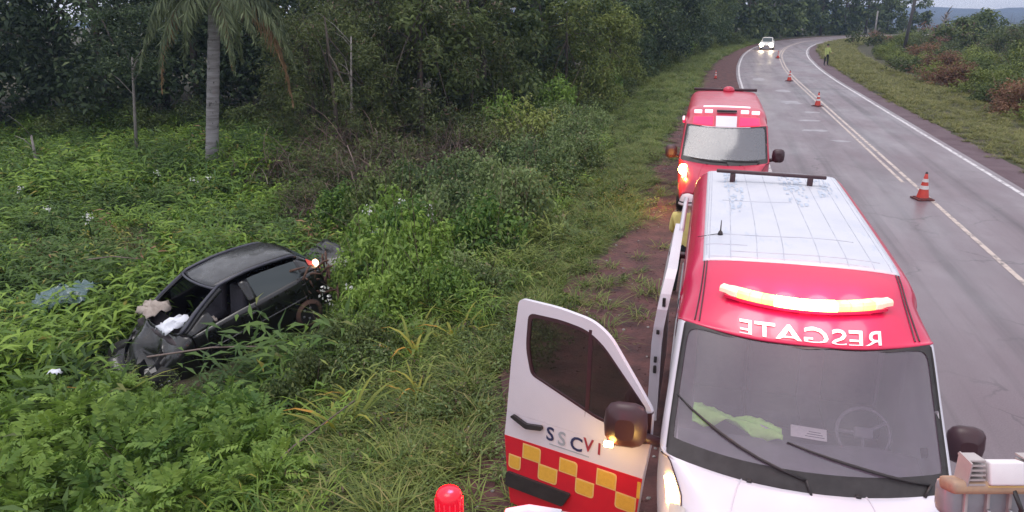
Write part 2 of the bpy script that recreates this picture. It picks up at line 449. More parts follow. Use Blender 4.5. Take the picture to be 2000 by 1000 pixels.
def trunk_mesh(name, targets, h, r, seed, lean=.3):
    g = random.Random(seed); mb = MB()
    top = Vector((g.uniform(-lean, lean), g.uniform(-lean, lean), h))
    p = [Vector((0, 0, -.4)), Vector((top.x * .15, top.y * .15, h * .35)), Vector((top.x * .55, top.y * .5, h * .7)), top]
    mb.tube(p, [r * 1.25, r * .9, r * .65, r * .3], 7)
    for t in targets:
        t = Vector(t); k = g.uniform(.35, .9); a = p[1].lerp(p[3], k); mid = a.lerp(t, .5) + Vector((0, 0, .25))
        mb.tube([a, mid, t], [r * .4, r * .24, r * .08], 5, caps=False)
    return mb.mesh(name)

def twig_quads(n, Lr, rad, r, seed, updir=.4, droop=.6, w=.012, cen=(0, 0, 0)):
    """arching thin stems as narrow three-sided strips"""
    g = np.random.default_rng(seed); seg = 4
    base = g.normal(size=(n, 3)) * rad * np.array([.5, .5, .28]); base[:, 2] = np.abs(base[:, 2]); base += np.array(cen)
    d = nrm(g.normal(size=(n, 3)) + np.array([0, 0, updir])); ln = g.uniform(*Lr, n)
    bend = g.normal(size=(n, 3)) * .5; bend[:, 2] -= droop
    rings = []
    for k in range(seg + 1):
        t = k / seg; p = base + d * (ln * t)[:, None] + bend * (ln * t * t * .5)[:, None]
        p[:, 2] = np.maximum(p[:, 2], .02)
        ww = w * (1 - .75 * t)
        for a in range(3):
            o = np.array([math.cos(a * 2.094), math.sin(a * 2.094), .35 * math.cos(a * 2.094 + 1)]) * ww
            rings.append(p + o)
    V = np.stack(rings, 1); Q = []
    for k in range(seg):
        for a in range(3): Q.append([3 * k + a, 3 * k + (a + 1) % 3, 3 * k + 3 + (a + 1) % 3, 3 * k + 3 + a])
    Q = (np.array(Q)[None] + (np.arange(n) * 3 * (seg + 1))[:, None, None]).reshape(-1, 4)
    return V.reshape(-1, 3), Q, np.repeat(g.uniform(0, .97, n), seg * 3)

def pinnate(nf, r, h, L, pairs, lf, seed):
    """fronds of paired leaflets over a low dome"""
    g = np.random.default_rng(seed)
    az = g.uniform(0, 2 * np.pi, nf); el = np.arcsin(g.uniform(.0, 1, nf)); rr = g.uniform(.55, 1, nf)
    d = np.stack([np.cos(az) * np.cos(el), np.sin(az) * np.cos(el), np.sin(el)], 1)
    base = d * rr[:, None] * np.array([r, r, h])
    dirn = nrm(d * np.array([1, 1, .5]) + np.array([0, 0, .25]) + g.normal(size=(nf, 3)) * .5)
    side = nrm(np.cross(dirn, np.array([0, 0, 1.]) + g.normal(size=(nf, 3)) * .2)); up = np.cross(side, dirn)
    C = []; A = []; U = []; T = []; LL = []
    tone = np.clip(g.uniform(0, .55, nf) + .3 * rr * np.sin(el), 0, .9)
    for j in range(pairs):
        t = (j + .6) / pairs
        p = base + dirn * (L * t) - np.array([0, 0, 1]) * (L * .35 * t * t)
        for sg in (-1, 1):
            C.append(p); A.append(side * sg + dirn * .45 - up * .15 + g.normal(size=(nf, 3)) * .12); U.append(up + g.normal(size=(nf, 3)) * .2)
            T.append(np.clip(tone + g.normal(0, .08, nf), 0, .92)); LL.append(np.full(nf, lf * (1 - .45 * abs(t - .4))))
    C = np.concatenate(C); A = np.concatenate(A); U = np.concatenate(U); LL = np.concatenate(LL)
    V, Q = leaf_quads(C, A, U, LL, LL * .42)
    return V, Q, np.concatenate(T)
#@@SETTING

# ------------------------------------------------------------------ road axis and terrain
CTR = np.array([(5.75, -60), (5.75, -20), (5.75, 20), (5.75, 48), (5.8, 60), (6.2, 73), (7.3, 90), (9.6, 108), (13.8, 126), (21.5, 143), (33, 156), (52, 167), (80, 175), (120, 180)], float)
def catmull(P, n):
    out = []
    for i in range(len(P) - 1):
        p = [P[max(i - 1, 0)], P[i], P[i + 1], P[min(i + 2, len(P) - 1)]]
        for k in range(n):
            w = Loft.cr(k / n); out.append(sum(w[j] * p[j] for j in range(4)))
    out.append(P[-1]); return np.array(out)
AX = catmull(CTR, 10)
TG = np.gradient(AX, axis=0); TG /= np.linalg.norm(TG, axis=1, keepdims=True)
NR = np.stack([TG[:, 1], -TG[:, 0]], 1)                     # to the right of travel (+x near)
def road_off(x, y):
    """signed distance to the road axis (right positive) for arrays"""
    sh = np.shape(x); p = np.stack([np.ravel(x), np.ravel(y)], 1); out = np.empty(len(p))
    for a in range(0, len(p), 4000):
        d = p[a:a + 4000, None] - AX[None]; q = (d ** 2).sum(2); i = q.argmin(1)
        dd = d[np.arange(len(i)), i]; s = (dd * NR[i]).sum(1)
        out[a:a + 4000] = np.sign(s) * np.sqrt(q[np.arange(len(i)), i])
    lat = out.reshape(sh)
    return lat
def sm(t): t = np.clip(t, 0, 1); return t * t * (3 - 2 * t)
def wob(x, y): return .5 * np.sin(x * .9 + 1.3 * np.sin(y * .37)) * np.cos(y * .71 + .5 * x) + .5 * np.sin(.31 * x - .43 * y)
def gz(x, y, off=None):
    x = np.asarray(x, float); y = np.asarray(y, float)
    if off is None: off = road_off(x, y)
    dep = np.interp(y, [22, 48], [1.4, .45])
    zl = -dep * sm((-off - 7.6) / 5.6) + .10 * wob(x, y) * sm((-off - 8.5) / 3)
    far = np.maximum(off - 12, 0)
    zr = -.25 * sm((off - 4.6) / 3) - np.minimum(.035 * far, 6) - np.minimum(.012 * np.maximum(far - 80, 0), 16) + .12 * wob(x, y) * sm((off - 7) / 4)
    z = np.where(off < 0, zl, zr)
    z = z - 13 * sm((np.hypot(x, y) - 230) / 330)
    return z - .03 * (np.abs(off) < 8)
xs = np.unique(np.concatenate([np.linspace(-300, -50, 14), np.linspace(-50, -14, 40), np.linspace(-14, 14, 84), np.linspace(14, 60, 40), np.linspace(60, 400, 24), np.linspace(400, 2300, 12)]))
ys = np.unique(np.concatenate([np.linspace(-60, 0, 10), np.linspace(0, 40, 100), np.linspace(40, 200, 90), np.linspace(200, 500, 16), np.linspace(500, 1600, 14)]))
GX, GY = np.meshgrid(xs, ys)
GZ = gz(GX, GY)
mb = MB(); mb.grid(np.stack([GX, GY, GZ], 2), flip=False)
m, nt, out = newmat('soil_and_litter')
p = nt.nodes.new('ShaderNodeBsdfPrincipled'); p.inputs['Roughness'].default_value = .95
f1 = noise_fac(nt, .55, 6, .35, .65); f2 = noise_fac(nt, 3.2, 6, .4, .6)
c1 = mixrgb(nt, f1, (.03, .036, .014), (.06, .075, .022)); c2 = mixrgb(nt, f2, c1, (.06, .04, .028))
nt.links.new(c2, p.inputs['Base Color'])
bp = nt.nodes.new('ShaderNodeBump'); bp.inputs['Strength'].default_value = .8; bp.inputs['Distance'].default_value = .08
nt.links.new(noise_fac(nt, 9, 6, 0, 1), bp.inputs['Height']); nt.links.new(bp.outputs[0], p.inputs['Normal'])
nt.links.new(p.outputs[0], out.inputs[0])
ground = mb.build('ground', m, smooth=True); ground['kind'] = 'structure'

def ribbon(name, o0, o1, z, mat, i0=0, i1=None, n=2, jit0=0., jit1=0., kind='structure', parent=None, seed=0, fine=1):
    g = np.random.default_rng(seed)
    ax = AX[i0:i1]; nr = NR[i0:i1]
    if fine > 1:
        t = np.linspace(0, len(ax) - 1, (len(ax) - 1) * fine + 1)
        ax = np.stack([np.interp(t, np.arange(len(ax)), ax[:, k]) for k in (0, 1)], 1); nr = np.stack([np.interp(t, np.arange(len(nr)), nr[:, k]) for k in (0, 1)], 1)
    a0 = np.array([o0(y) if callable(o0) else o0 for y in ax[:, 1]]) + g.normal(size=len(ax)) * jit0
    a1 = np.array([o1(y) if callable(o1) else o1 for y in ax[:, 1]]) + g.normal(size=len(ax)) * jit1
    P = []
    for k in range(n + 1):
        w = k / n; o = a0 * (1 - w) + a1 * w
        q = ax + nr * o[:, None]; zz = np.full(len(q), z)
        P.append(np.concatenate([q, zz[:, None]], 1))
    b = MB(); b.grid(np.stack(P, 1), flip=False)
    ob = b.build(name, mat, parent)
    if not parent: ob['kind'] = kind
    return ob

# wet, patched asphalt; red lamp spill is tinted into its pinkish colours
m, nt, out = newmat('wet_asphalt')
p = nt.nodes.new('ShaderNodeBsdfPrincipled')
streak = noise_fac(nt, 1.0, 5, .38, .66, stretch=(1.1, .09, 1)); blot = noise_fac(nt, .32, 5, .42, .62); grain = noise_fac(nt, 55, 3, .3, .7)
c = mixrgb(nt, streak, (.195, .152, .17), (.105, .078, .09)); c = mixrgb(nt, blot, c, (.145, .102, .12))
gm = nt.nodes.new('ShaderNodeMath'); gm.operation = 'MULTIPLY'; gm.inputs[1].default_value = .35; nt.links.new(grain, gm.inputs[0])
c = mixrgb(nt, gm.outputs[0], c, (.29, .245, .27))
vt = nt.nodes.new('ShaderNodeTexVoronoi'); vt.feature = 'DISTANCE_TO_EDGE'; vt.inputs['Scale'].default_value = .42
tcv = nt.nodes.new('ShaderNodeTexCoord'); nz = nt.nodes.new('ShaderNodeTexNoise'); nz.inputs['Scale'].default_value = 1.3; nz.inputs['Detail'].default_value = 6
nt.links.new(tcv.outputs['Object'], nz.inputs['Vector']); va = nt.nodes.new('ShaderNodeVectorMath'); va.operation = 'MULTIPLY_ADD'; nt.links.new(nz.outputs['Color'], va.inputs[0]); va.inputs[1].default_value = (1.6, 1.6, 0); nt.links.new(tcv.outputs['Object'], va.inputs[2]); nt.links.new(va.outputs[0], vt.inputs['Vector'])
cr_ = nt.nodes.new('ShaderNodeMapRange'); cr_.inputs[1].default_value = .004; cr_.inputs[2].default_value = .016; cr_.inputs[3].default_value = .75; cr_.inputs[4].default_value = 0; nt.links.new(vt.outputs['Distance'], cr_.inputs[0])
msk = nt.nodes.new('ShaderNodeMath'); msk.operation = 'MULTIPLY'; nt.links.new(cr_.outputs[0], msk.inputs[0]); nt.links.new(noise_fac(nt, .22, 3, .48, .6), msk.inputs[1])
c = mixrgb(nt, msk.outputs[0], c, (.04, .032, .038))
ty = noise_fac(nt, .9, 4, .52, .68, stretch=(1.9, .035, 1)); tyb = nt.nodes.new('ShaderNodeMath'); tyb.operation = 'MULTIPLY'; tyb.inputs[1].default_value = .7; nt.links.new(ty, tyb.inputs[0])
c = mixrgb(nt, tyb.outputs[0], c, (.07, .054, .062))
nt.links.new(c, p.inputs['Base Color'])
rr = nt.nodes.new('ShaderNodeMapRange'); rr.inputs[3].default_value = .3; rr.inputs[4].default_value = .56
nt.links.new(noise_fac(nt, .5, 6, .35, .65, stretch=(1, .35, 1)), rr.inputs[0]); nt.links.new(rr.outputs[0], p.inputs['Roughness'])
bp = nt.nodes.new('ShaderNodeBump'); bp.inputs['Strength'].default_value = .25; bp.inputs['Distance'].default_value = .006
nt.links.new(noise_fac(nt, 120, 2, 0, 1), bp.inputs['Height']); nt.links.new(bp.outputs[0], p.inputs['Normal'])
nt.links.new(p.outputs[0], out.inputs[0])
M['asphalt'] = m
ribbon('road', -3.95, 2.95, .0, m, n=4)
M['soil'] = pmat('red_brown_shoulder_soil', (.125, .052, .05), .95, 0, (.055, .026, .028), 2.6, bump=1., bscale=16)
M['shoulder'] = pmat('dark_shoulder_asphalt', (.085, .045, .058), .7, 0, (.12, .075, .088), .8, .85, bump=.5, bscale=60)
lsh = lambda y: float(np.interp(y, [0, 8, 11, 14, 16.5, 19, 22, 26, 30, 60, 77, 91, 110, 180], [-8.2, -8.2, -8.1, -7.8, -7.3, -7.0, -7.25, -7.3, -7.1, -6.2, -5.9, -5.3, -5.0, -4.6]))
ribbon('shoulder_left', lsh, -3.95, -.006, M['soil'], n=3, jit0=.2, fine=8, seed=3)
ribbon('shoulder_right', 2.95, lambda y: float(np.interp(y, [0, 30, 50, 70, 100, 130], [4.15, 3.95, 3.8, 4.1, 3.9, 3.6])), -.006, M['shoulder'], n=2, jit1=.05, fine=4, seed=4)
# painted lines
def paintmat(name, col, wear=.5):
    m, nt, out = newmat(name)
    p = nt.nodes.new('ShaderNodeBsdfPrincipled'); p.inputs['Roughness'].default_value = .55
    f = noise_fac(nt, 5, 6, wear - .06, wear + .1, rough=.75)
    nt.links.new(mixrgb(nt, f, col, (.12, .1, .11)), p.inputs['Base Color']); nt.links.new(p.outputs[0], out.inputs[0]); return m
M['linew'] = paintmat('white_road_paint', (.68, .64, .66), .53)
M['liney'] = paintmat('pale_yellow_road_paint', (.55, .45, .4), .54)
ribbon('road_line', 2.63, 2.76, .004, M['linew'], n=1)
ribbon('road_line', -3.8, -3.68, .004, M['linew'], n=1)
ribbon('road_line', .08, .19, .004, M['liney'], n=1)
# second centre line: runs beyond y = 20, dashed stretches where it is worn away nearer the camera
i20 = int(np.argmin(np.abs(AX[:, 1] - 23)))
ribbon('road_line', -.16, -.06, .004, M['liney'], i0=i20, n=1)
# puddles in the near lane, their sky reflection painted as pale colour
M['patch'] = pmat('pale_puddle', (.34, .31, .34), .35, 0, (.25, .22, .245), 2., .5)
rp = MB()
for (px, py, a, b) in ((4.35, 33.0, .55, .35), (4.45, 36.0, .5, .3), (4.9, 39.0, .5, .4), (4.3, 43, .6, .9), (4.4, 49, .5, .9), (3.4, 57, .5, 1.2), (5.0, 30.5, .4, .25)):
    g = random.Random(int(py)); n = 12
    rp.add([(px + a * math.cos(k * 6.283 / n) * g.uniform(.6, 1.2), py + b * math.sin(k * 6.283 / n) * g.uniform(.6, 1.2), .003) for k in range(n)], [tuple(range(n))])
o = rp.build('road_puddles', M['patch']); o['kind'] = 'structure'

# far field, hills
hx = np.linspace(-700, 2200, 120); hv = np.linspace(0, 1, 20)
P = []
for w in hv:
    row = []
    for i, x in enumerate(hx):
        top = 2 + 5 * math.sin(x * .0031 + .6) + 3 * math.sin(x * .011) + 1.8 * math.sin(x * .037 + 1) + 1.0 * math.sin(x * .11) + 11 / (1 + math.exp(-(x - 620) / 90))
        row.append((x, 560 + 900 * w + 30 * math.sin(x * .006), (-15 if w == 0 else -8.5 + (top + 8.5) * (.35 * w + .65 * w ** 3)) + (1.2 * math.sin(x * .05 + 9 * w) if .1 < w < .95 else 0)))
    P.append(row)
P.append([(x, y + 100, z - 20) for x, y, z in P[-1]])
hb = MB(); hb.grid(P)
M['hill'] = pmat('forested_hill', (.03, .05, .06), .95, 0, (.02, .035, .045), .02, bump=.6, bscale=.2)  # bluish base colour carries part of the distance haze
o = hb.build('hills', M['hill'], smooth=True); o['kind'] = 'structure'

# ------------------------------------------------------------------ scattered ground cover ("stuff", geometry nodes)
def proto(me): return bpy.data.objects.new('plant_source', me)
def scatter(name, protos, pts, rotz, tilt, scl, idx):
    n = len(pts)
    me = bpy.data.meshes.new(name); me.vertices.add(n); me.vertices.foreach_set('co', np.asarray(pts, np.float32).ravel())
    rot = np.stack([tilt * np.cos(rotz * 3.1), tilt * np.sin(rotz * 5.3), rotz], 1)
    a = me.attributes.new('rot', 'FLOAT_VECTOR', 'POINT'); a.data.foreach_set('vector', rot.astype(np.float32).ravel())
    a = me.attributes.new('scl', 'FLOAT', 'POINT'); a.data.foreach_set('value', np.asarray(scl, np.float32))
    a = me.attributes.new('idx', 'INT', 'POINT'); a.data.foreach_set('value', np.asarray(idx, np.int32))
    me.update()
    o = bpy.data.objects.new(name, me); COL.objects.link(o); o['kind'] = 'stuff'
    ng = bpy.data.node_groups.new(name, 'GeometryNodeTree')
    ng.interface.new_socket('Geometry', in_out='INPUT', socket_type='NodeSocketGeometry'); ng.interface.new_socket('Geometry', in_out='OUTPUT', socket_type='NodeSocketGeometry')
    gi = ng.nodes.new('NodeGroupInput'); go = ng.nodes.new('NodeGroupOutput')
    jn = ng.nodes.new('GeometryNodeJoinGeometry')
    for p in reversed(protos):                # a joined list comes out last link first
        oi = ng.nodes.new('GeometryNodeObjectInfo'); oi.inputs[0].default_value = p; oi.inputs['As Instance'].default_value = True
        ng.links.new(oi.outputs['Geometry'], jn.inputs[0])
    ip = ng.nodes.new('GeometryNodeInstanceOnPoints')
    def attr(nm, ty):
        a = ng.nodes.new('GeometryNodeInputNamedAttribute'); a.data_type = ty; a.inputs[0].default_value = nm; return a.outputs[0]
    e2r = ng.nodes.new('FunctionNodeEulerToRotation'); ng.links.new(attr('rot', 'FLOAT_VECTOR'), e2r.inputs[0])
    ng.links.new(gi.outputs[0], ip.inputs['Points']); ng.links.new(jn.outputs[0], ip.inputs['Instance'])
    ip.inputs['Pick Instance'].default_value = True
    ng.links.new(attr('idx', 'INT'), ip.inputs['Instance Index']); ng.links.new(e2r.outputs[0], ip.inputs['Rotation']); ng.links.new(attr('scl', 'FLOAT'), ip.inputs['Scale'])
    ng.links.new(ip.outputs[0], go.inputs[0])
    md = o.modifiers.new('scatter', 'NODES'); md.node_group = ng
    return o

def strew(n, x0, x1, y0, y1, keep, seed):
    g = np.random.default_rng(seed); x = g.uniform(x0, x1, n); y = g.uniform(y0, y1, n)
    off = road_off(x, y); k = keep(x, y, off, g); x, y, off = x[k], y[k], off[k]
    return np.stack([x, y, gz(x, y, off) - .03], 1), g

CAR = np.array([-8.25, 11.05]); 
def near_car(x, y, a=2.45, b=1.85, th=-28):
    t = R(th); dx = x - CAR[0]; dy = y - CAR[1]
    u = dx * math.sin(t) - dy * math.cos(t); v = dx * math.cos(t) + dy * math.sin(t)
    return (np.abs(u) < a) & (np.abs(v) < b)

def stalks(n, H, leaves, L, W, spread, seed):
    g = np.random.default_rng(seed); az = g.uniform(0, 6.283, n); le = g.uniform(.1, .75, n); h = H * g.uniform(.6, 1.25, n)
    b0 = spread * g.normal(size=(n, 3)) * np.array([1, 1, 0]); d = np.stack([np.cos(az), np.sin(az), np.zeros(n)], 1)
    C = []; A = []; U = []; LL = []; T = []; tone = g.uniform(.1, .75, n); az2 = az + g.normal(0, .6, n)
    for j in range(leaves):
        t = (j + 1.2) / (leaves + .2); p = b0 + d * (h * le * t * t)[:, None]; p[:, 2] += h * t * (1 - .18 * le * t)
        sg = 1 if j % 2 else -1; sd = np.stack([-np.sin(az2), np.cos(az2), np.zeros(n)], 1) * sg
        C.append(p); A.append(sd + d * (.45 + .5 * t) + np.array([0, 0, .55 - .25 * t]) + g.normal(size=(n, 3)) * .22)
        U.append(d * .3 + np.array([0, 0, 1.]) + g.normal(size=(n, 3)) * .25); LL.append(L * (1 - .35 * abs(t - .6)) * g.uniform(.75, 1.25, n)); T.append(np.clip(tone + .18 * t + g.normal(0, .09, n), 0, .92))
    C, A, U = (np.concatenate(q) for q in (C, A, U)); LL = np.concatenate(LL); T = np.concatenate(T); T[g.uniform(0, 1, len(T)) > .965] = 1.
    V, Q = leaf_quads(C, A, U, LL, np.full(len(C), W), .28)
    return V, Q, T
# strap-leaved thicket on the low ground
gp = []
for i in range(6):
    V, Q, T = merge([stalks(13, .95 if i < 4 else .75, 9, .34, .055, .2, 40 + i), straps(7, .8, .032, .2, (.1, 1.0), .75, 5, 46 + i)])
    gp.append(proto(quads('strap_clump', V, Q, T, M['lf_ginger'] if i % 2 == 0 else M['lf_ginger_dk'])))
def k1(x, y, off, g):
    edge = np.interp(y, [5, 9, 14, 20, 26, 33], [-5.3, -5.6, -8.6, -10.5, -13.5, -17])
    dens = np.interp(y, [6, 14, 30], [1, .75, .45])
    return (x < edge + g.normal(size=len(x)) * .5) & (y < 33 - .12 * (x + 18)) & ~((x > -11.5) & (y < 8.9 + .25 * (x + 8) * (x < -8)) & (g.uniform(0, 1, len(x)) < .88)) & (g.uniform(0, 1, len(x)) < dens) & ~near_car(x, y)
pts, g = strew(6600, -34, -5, 5, 36, k1, 21); n = len(pts)
patchn = .5 + .5 * np.sin(pts[:, 0] * .8 + 1.7 * np.sin(pts[:, 1] * .5)) * np.cos(pts[:, 1] * .66)
for i, mt in enumerate(('lf_brush', 'lf_yellow', 'lf_rust')):
    V, Q, T = merge([stalks(6, .8, 7, .3, .045, .22, 56 + i), straps(12, .75, .028, .2, (.2, 1.3), .9, 5, 57 + i)]); gp.append(proto(quads('dry_clump', V, Q, T, M[mt])))
idx = np.where(patchn + g.normal(size=n) * .25 > .5, g.choice([0, 2, 4], n), g.choice([1, 3, 5], n))
dry = wob(pts[:, 0] * .9 - 2, pts[:, 1] * .9 + 1) + .35 * g.normal(size=n)
idx = np.where(dry > .85, g.choice([6, 7, 8, 6], n), idx)
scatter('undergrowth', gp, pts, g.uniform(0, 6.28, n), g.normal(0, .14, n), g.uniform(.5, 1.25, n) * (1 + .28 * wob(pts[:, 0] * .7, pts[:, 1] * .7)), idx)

# fine grass on the bank and verges
fp = []
for i in range(5):
    V, Q, T = straps(46, .34 if i < 3 else .24, .013, .13, (.2, 1.4), .7, 3, 60 + i)
    fp.append(proto(quads('grass_tuft', V, Q, T, M['lf_grass'])))
def k2(x, y, off, g):
    l = np.interp(y, [5, 10, 14, 20, 30, 60, 120], [-12.0, -12.5, -12.3, -11.5, -10.8, -10.5, -9]); r = np.interp(y, [0, 8, 11, 14, 16.5, 19, 22, 26, 30, 60, 77, 91, 110, 180], [-8.2, -8.2, -8.1, -7.8, -7.3, -7.0, -7.25, -7.3, -7.1, -6.2, -5.9, -5.3, -5.0, -4.6])
    w = .22 * wob(x * 3, y * 3) + g.normal(size=len(x)) * .14
    left = (off > l) & ((off < r + w - .3) | ((off < r + 1.5) & (g.uniform(0, 1, len(x)) < .03 + .07 * wob(x * 2, y * 2))))
    return left & (g.uniform(0, 1, len(x)) < np.interp(y, [5, 15, 40, 130], [1, .85, .45, .22]))
pts, g = strew(42000, -9, 4, 4.5, 45, k2, 22); n = len(pts)
scatter('grass', fp, pts, g.uniform(0, 6.28, n), g.normal(0, .15, n), g.uniform(.6, 1.35, n) * np.interp(pts[:, 1], [5, 12, 40], [1.0, .8, .75]), g.integers(0, 5, n))
pts, g = strew(9000, -7, 14, 45, 130, lambda x, y, off, g: (off > -10.2) & (off < np.interp(y, [45, 60, 77, 91, 110, 180], [-6.7, -6.2, -5.9, -5.3, -5.0, -4.6]) + .1 * g.normal(size=len(x))), 23); n = len(pts)
scatter('grass', fp, pts, g.uniform(0, 6.28, n), g.normal(0, .15, n), g.uniform(.9, 1.7, n), g.integers(0, 5, n))
fpr = []
for i in range(3):
    V, Q, T = straps(46, .3, .014, .14, (.2, 1.4), .7, 3, 70 + i); fpr.append(proto(quads('dry_grass_tuft', V, Q, T, M['lf_drygrass'])))
def k3(x, y, off, g):
    a = np.interp(y, [0, 30, 50, 70, 100, 130], [4.2, 4.0, 3.85, 4.15, 3.95, 3.65]); b = np.interp(y, [25, 45, 70, 110], [10.5, 9.5, 9, 8])
    return (off > a + .12 * g.normal(size=len(x))) & (off < b) & (g.uniform(0, 1, len(x)) < np.interp(y, [25, 60, 130], [1, .7, .5]))
pts, g = strew(52000, 9, 45, 22, 150, k3, 24); n = len(pts)
scatter('grass', fpr, pts, g.uniform(0, 6.28, n), g.normal(0, .15, n), g.uniform(.55, 1.2, n) * np.interp(pts[:, 1], [25, 60, 130], [.8, 1.1, 1.8]), g.integers(0, 3, n))
# clods and stones on the soil shoulder
cp = []
for i in range(4):
    bm = bmesh.new(); bmesh.ops.create_icosphere(bm, subdivisions=1, radius=.03); gr = random.Random(i)
    for v in bm.verts: v.co = Vector((v.co.x * gr.uniform(.6, 1.4), v.co.y * gr.uniform(.6, 1.4), v.co.z * gr.uniform(.4, .9)))
    me = bpy.data.meshes.new('clod'); bm.to_mesh(me); bm.free(); me.materials.append(M['soil'] if i < 3 else M['concrete']); cp.append(proto(me))
pts, g = strew(9000, -3.5, 2, 4, 36, lambda x, y, off, g: (off > np.interp(y, [0, 8, 11, 14, 16.5, 19, 22, 26, 30, 60, 77, 91, 110, 180], [-8.2, -8.2, -8.1, -7.8, -7.3, -7.0, -7.25, -7.3, -7.1, -6.2, -5.9, -5.3, -5.0, -4.6]) - .3) & (off < -4.1) & (g.uniform(0, 1, len(x)) < .6 + .5 * wob(x * 2.2, y * 2.2)), 29); n = len(pts)
pts[:, 2] = -.006
scatter('gravel', cp, pts, g.uniform(0, 6.28, n), g.normal(0, .5, n), g.uniform(.25, 1.0, n) ** 1.5, np.where(g.uniform(0, 1, n) < .9, g.integers(0, 3, n), 3))
# coarse scrub carpet on the right-hand flats far away
sp_ = []
for i, mt in enumerate(('lf_rust', 'lf_brush', 'lf_olive', 'lf_brush')):
    g = np.random.default_rng(80 + i); c = g.normal(size=(9, 3)) * np.array([.9, .9, .25]); c[:, 2] = np.abs(c[:, 2]) + .35
    V, Q, T = leaf_cloud(c, np.full(9, .55), 70, .18, .1, 90 + i)
    sp_.append(proto(quads('scrub_tuft', V, Q, T, M[mt])))
pts, g = strew(6500, 12, 420, 30, 480, lambda x, y, off, g: (off > 7.5) & (g.uniform(0, 1, len(x)) < np.interp(y, [30, 120, 480], [.25, 1., .8])), 25); n = len(pts)
scatter('scrub', sp_, pts, g.uniform(0, 6.28, n), g.normal(0, .08, n), g.uniform(.6, 1.3, n) * np.interp(pts[:, 1], [30, 120, 480], [.7, 1.6, 3.6]), g.integers(0, 4, n))
# tall soft grass between the car and the verge
tp = []
for i in range(4):
    V, Q, T = merge([straps(30, .85, .02, .18, (.1, .9), .8, 5, 150 + i), stalks(5, .8, 9, .26, .03, .2, 155 + i)])
    tp.append(proto(quads('tall_grass_tuft', V, Q, T, M['lf_ginger'] if i < 2 else M['lf_grass'])))
def k5(x, y, off, g):
    r = np.interp(y, [5, 8, 12, 16, 22, 30], [-3.6, -3.5, -3.4, -3.3, -3.6, -4.0]); l = np.interp(y, [5, 9, 14, 20, 30], [-5.5, -6.5, -9, -9.5, -9])
    return (x > l) & (x < r + g.normal(size=len(x)) * .35) & ~near_car(x, y) & (g.uniform(0, 1, len(x)) < .42 + .4 * wob(x * 1.7, y * 1.7))
pts, g = strew(3800, -10, -3, 5, 30, k5, 27); n = len(pts)
idx = np.where(wob(pts[:, 0] * 1.2 + 3, pts[:, 1] * 1.2) + .3 * g.normal(size=n) > -.05, g.integers(0, 2, n), g.integers(2, 4, n))
scatter('tall_grass', tp, pts, g.uniform(0, 6.28, n), g.normal(0, .14, n), g.uniform(.5, 1.1, n), idx)
# leaf litter and low weeds under the thicket and forest
lp = []
for i, mt in enumerate(('lf_small', 'lf_brush', 'lf_mid', 'lf_grass')):
    g = np.random.default_rng(120 + i); c = g.normal(size=(7, 3)) * np.array([.22, .22, .1]); c[:, 2] = np.abs(c[:, 2]) + .1
    V, Q, T = leaf_cloud(c, np.full(7, .16), 34, .06, .03, 130 + i)
    lp.append(proto(quads('weed', V, Q, T, M[mt])))
def k4(x, y, off, g):
    return (off < -8.3 + .5 * g.normal(size=len(x))) & (g.uniform(0, 1, len(x)) < np.interp(y, [5, 14, 40], [1, .8, .35])) & ~near_car(x, y, 1.9, .8)
pts, g = strew(11000, -20, -1, 4.5, 46, k4, 26); n = len(pts)
idx = np.where(pts[:, 0] > -6.5 + g.normal(size=n), g.choice([0, 3, 0, 3, 1], n), g.choice([0, 1, 2], n))
scatter('weeds', lp, pts, g.uniform(0, 6.28, n), g.normal(0, .15, n), g.uniform(.45, 1.1, n), idx)
#@@PLANTS

# ------------------------------------------------------------------ trees
def gzf(x, y): return float(gz(np.array([x]), np.array([y]))[0])
TREES = {}
def tree_proto(key, mats, rx, rz, z0, clumps, per, L, W, h, r, bark, nv=2, low=.3, **kw):
    TREES[key] = []
    for i in range(nv):
        seed = 200 + 17 * len(TREES) + i * 5
        me, c = crown_mesh(key + '_crown', M[mats], rx, rz, z0, clumps, per, L, W, seed, low=low, **kw)
        tg = [tuple(c[k]) for k in np.random.default_rng(seed).choice(len(c), min(7, len(c)), replace=False)]
        tm = trunk_mesh(key + '_trunk', tg, h, r, seed); tm.materials.append(M[bark]); tm.shade_smooth()
        TREES[key].append((me, tm))
tree_proto('dark', 'lf_dark', 3.3, 4.4, .6, 46, 120, .3, .13, 7.5, .17, 'bark', 3, low=.8)
tree_proto('mid', 'lf_mid', 2.6, 3.6, .4, 42, 110, .26, .12, 6.0, .14, 'bark', 2, low=.4)
tree_proto('olive', 'lf_olive', 2.2, 3.4, .3, 40, 110, .24, .1, 5.6, .12, 'bark', 2, low=.3)
tree_proto('feather', 'lf_brush', 2.3, 3.3, .5, 54, 120, .2, .045, 6, .1, 'bark', 2, low=.6, rc=.3)
tree_proto('far', 'lf_mid', 3.6, 4.6, .5, 30, 70, .6, .34, 8, .2, 'bark', 2, low=.6)
TC = {'n': 0}
def plant_tree(key, x, y, s, label, group, sz=None, name=None):
    me, tm = TREES[key][TC['n'] % len(TREES[key])]; TC['n'] += 1
    g = random.Random(TC['n'] * 7)
    t = thing(name or 'forest_tree', label, 'tree', (x, y, gzf(x, y)), (0, 0, g.uniform(0, 6.28)), group)
    t.scale = (s, s, sz or s)
    link('trunk', tm, None, t); link('crown', me, None, t)
    return t
G1 = 'dark trees of the forest wall'
